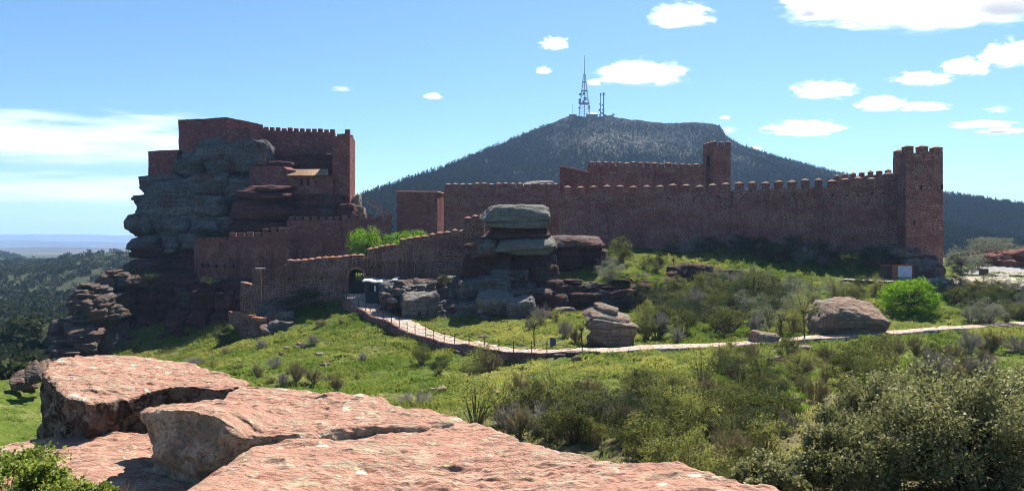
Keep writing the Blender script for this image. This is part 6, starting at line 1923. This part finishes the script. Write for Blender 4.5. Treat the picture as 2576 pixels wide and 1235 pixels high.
cloud(1396, 112, 62, 32, 'small white cloud high up left of the lattice mast')
cloud(1367, 179, 32, 18, 'tiny cloud level with the lattice mast, on its left')
cloud(1612, 188, 190, 64, 'large white cloud just right of the lattice mast')
cloud(1494, 209, 30, 16, 'tiny cloud touching the lattice mast on the right')
cloud(1090, 244, 42, 16, 'lone tiny cloud over the gap between keep and mountain')
cloud(860, 225, 48, 14, 'faint tiny cloud above the keep end tower', CW)
cloud(2078, 228, 130, 46, 'peaked white cloud above the middle of the long wall')
cloud(2218, 264, 108, 38, 'rounded white cloud above and left of the corner tower')
cloud(2325, 270, 100, 22, 'thin flat cloud directly above the corner tower')
cloud(2030, 326, 160, 38, 'low white cloud above the long wall')
cloud(2320, 200, 130, 32, 'lower end of the slanting cloud at right')
cloud(2430, 170, 110, 46, 'middle of the slanting cloud at right')
cloud(2550, 138, 130, 66, 'upper end of the slanting cloud at the right edge')
cloud(2510, 277, 56, 20, 'faint small cloud near the right edge', CW)
cloud(2468, 315, 140, 16, 'long thin cloud near the right edge')
cloud(2520, 331, 110, 12, 'thin streak of cloud at the right edge, lowest')
cloud(1832, 328, 36, 20, 'faint cloud beside the steep end of the summit', CW)
cloud(1824, 297, 24, 10, 'tiny cloud dot above the steep end of the summit')
cloud(1902, 374, 20, 14, 'tiny cloud peeping over the mountain shoulder')
cloud(170, 358, 620, 130, 'broad bright veil of cloud left of the keep', CV_, 6500, .5)
cloud(0, 345, 300, 90, 'wispy left end of the bright cloud veil', CW, 6500, .5)
cloud(150, 480, 700, 90, 'faint thin veil low over the left valley', CW, 7000, .4)

def world():
    w = bpy.data.worlds.new('World'); SC.world = w; w.use_nodes = True
    nt = w.node_tree; bg = nt.nodes['Background']
    sky = nt.nodes.new('ShaderNodeTexSky'); sky.sky_type = 'NISHITA'; sky.sun_disc = False
    sky.sun_elevation = SUN_EL; sky.sun_rotation = SUN_AZ; sky.altitude = 1300; sky.air_density = 1.0; sky.dust_density = 1.0; sky.ozone_density = 2.0
    hs = nt.nodes.new('ShaderNodeHueSaturation'); hs.inputs['Saturation'].default_value = 1.12
    nt.links.new(sky.outputs[0], hs.inputs['Color']); mx = nt.nodes.new('ShaderNodeMix'); mx.data_type = 'RGBA'; mx.blend_type = 'MULTIPLY'; mx.inputs[0].default_value = 1; mx.inputs[7].default_value = (0.84, 1.02, 1.08, 1)
    nt.links.new(hs.outputs[0], mx.inputs[6]); nt.links.new(mx.outputs[2], bg.inputs['Color']); bg.inputs['Strength'].default_value = 0.06
    sd = bpy.data.lights.new('sun', 'SUN'); sd.energy = 5.0; sd.angle = math.radians(0.5); sd.color = (1.0, 0.95, 0.87)
    so = bpy.data.objects.new('sun', sd); COL.objects.link(so)
    dirv = Vector((math.sin(SUN_AZ) * math.cos(SUN_EL), math.cos(SUN_AZ) * math.cos(SUN_EL), math.sin(SUN_EL)))
    so.rotation_euler = dirv.to_track_quat('Z', 'Y').to_euler()
    so.location = (40, 60, 200)
world()
cam = bpy.data.cameras.new('camera'); co = bpy.data.objects.new('camera', cam); COL.objects.link(co)
cam.sensor_fit = 'HORIZONTAL'; cam.angle = 2 * math.atan(1288 / FPX); cam.clip_start = 0.1; cam.clip_end = 40000
co.location = (0, 0, 0); co.rotation_euler = (math.radians(90), 0, 0)
SC.camera = co
SC.view_settings.view_transform = 'Standard'; SC.view_settings.look = 'None'; SC.view_settings.exposure = 1.22; SC.view_settings.gamma = 1
SC.render.engine = 'CYCLES'
SC.cycles.max_bounces = 8; SC.cycles.diffuse_bounces = 1; SC.cycles.glossy_bounces = 2; SC.cycles.transmission_bounces = 4; SC.cycles.transparent_max_bounces = 8; SC.cycles.volume_bounces = 5
SC.cycles.use_denoising = True; SC.cycles.filter_width = 1.0
SC.cycles.use_adaptive_sampling = True; SC.cycles.adaptive_threshold = 0.005
SC.cycles.volume_max_steps = 64; SC.cycles.volume_step_rate = 0.6
# spare prototypes that found no place
for k, L_ in SHRUB.items():
    for p in L_:
        if p.name not in USED:
            for c in list(p.children):
                bpy.data.objects.remove(c)
            bpy.data.objects.remove(p)
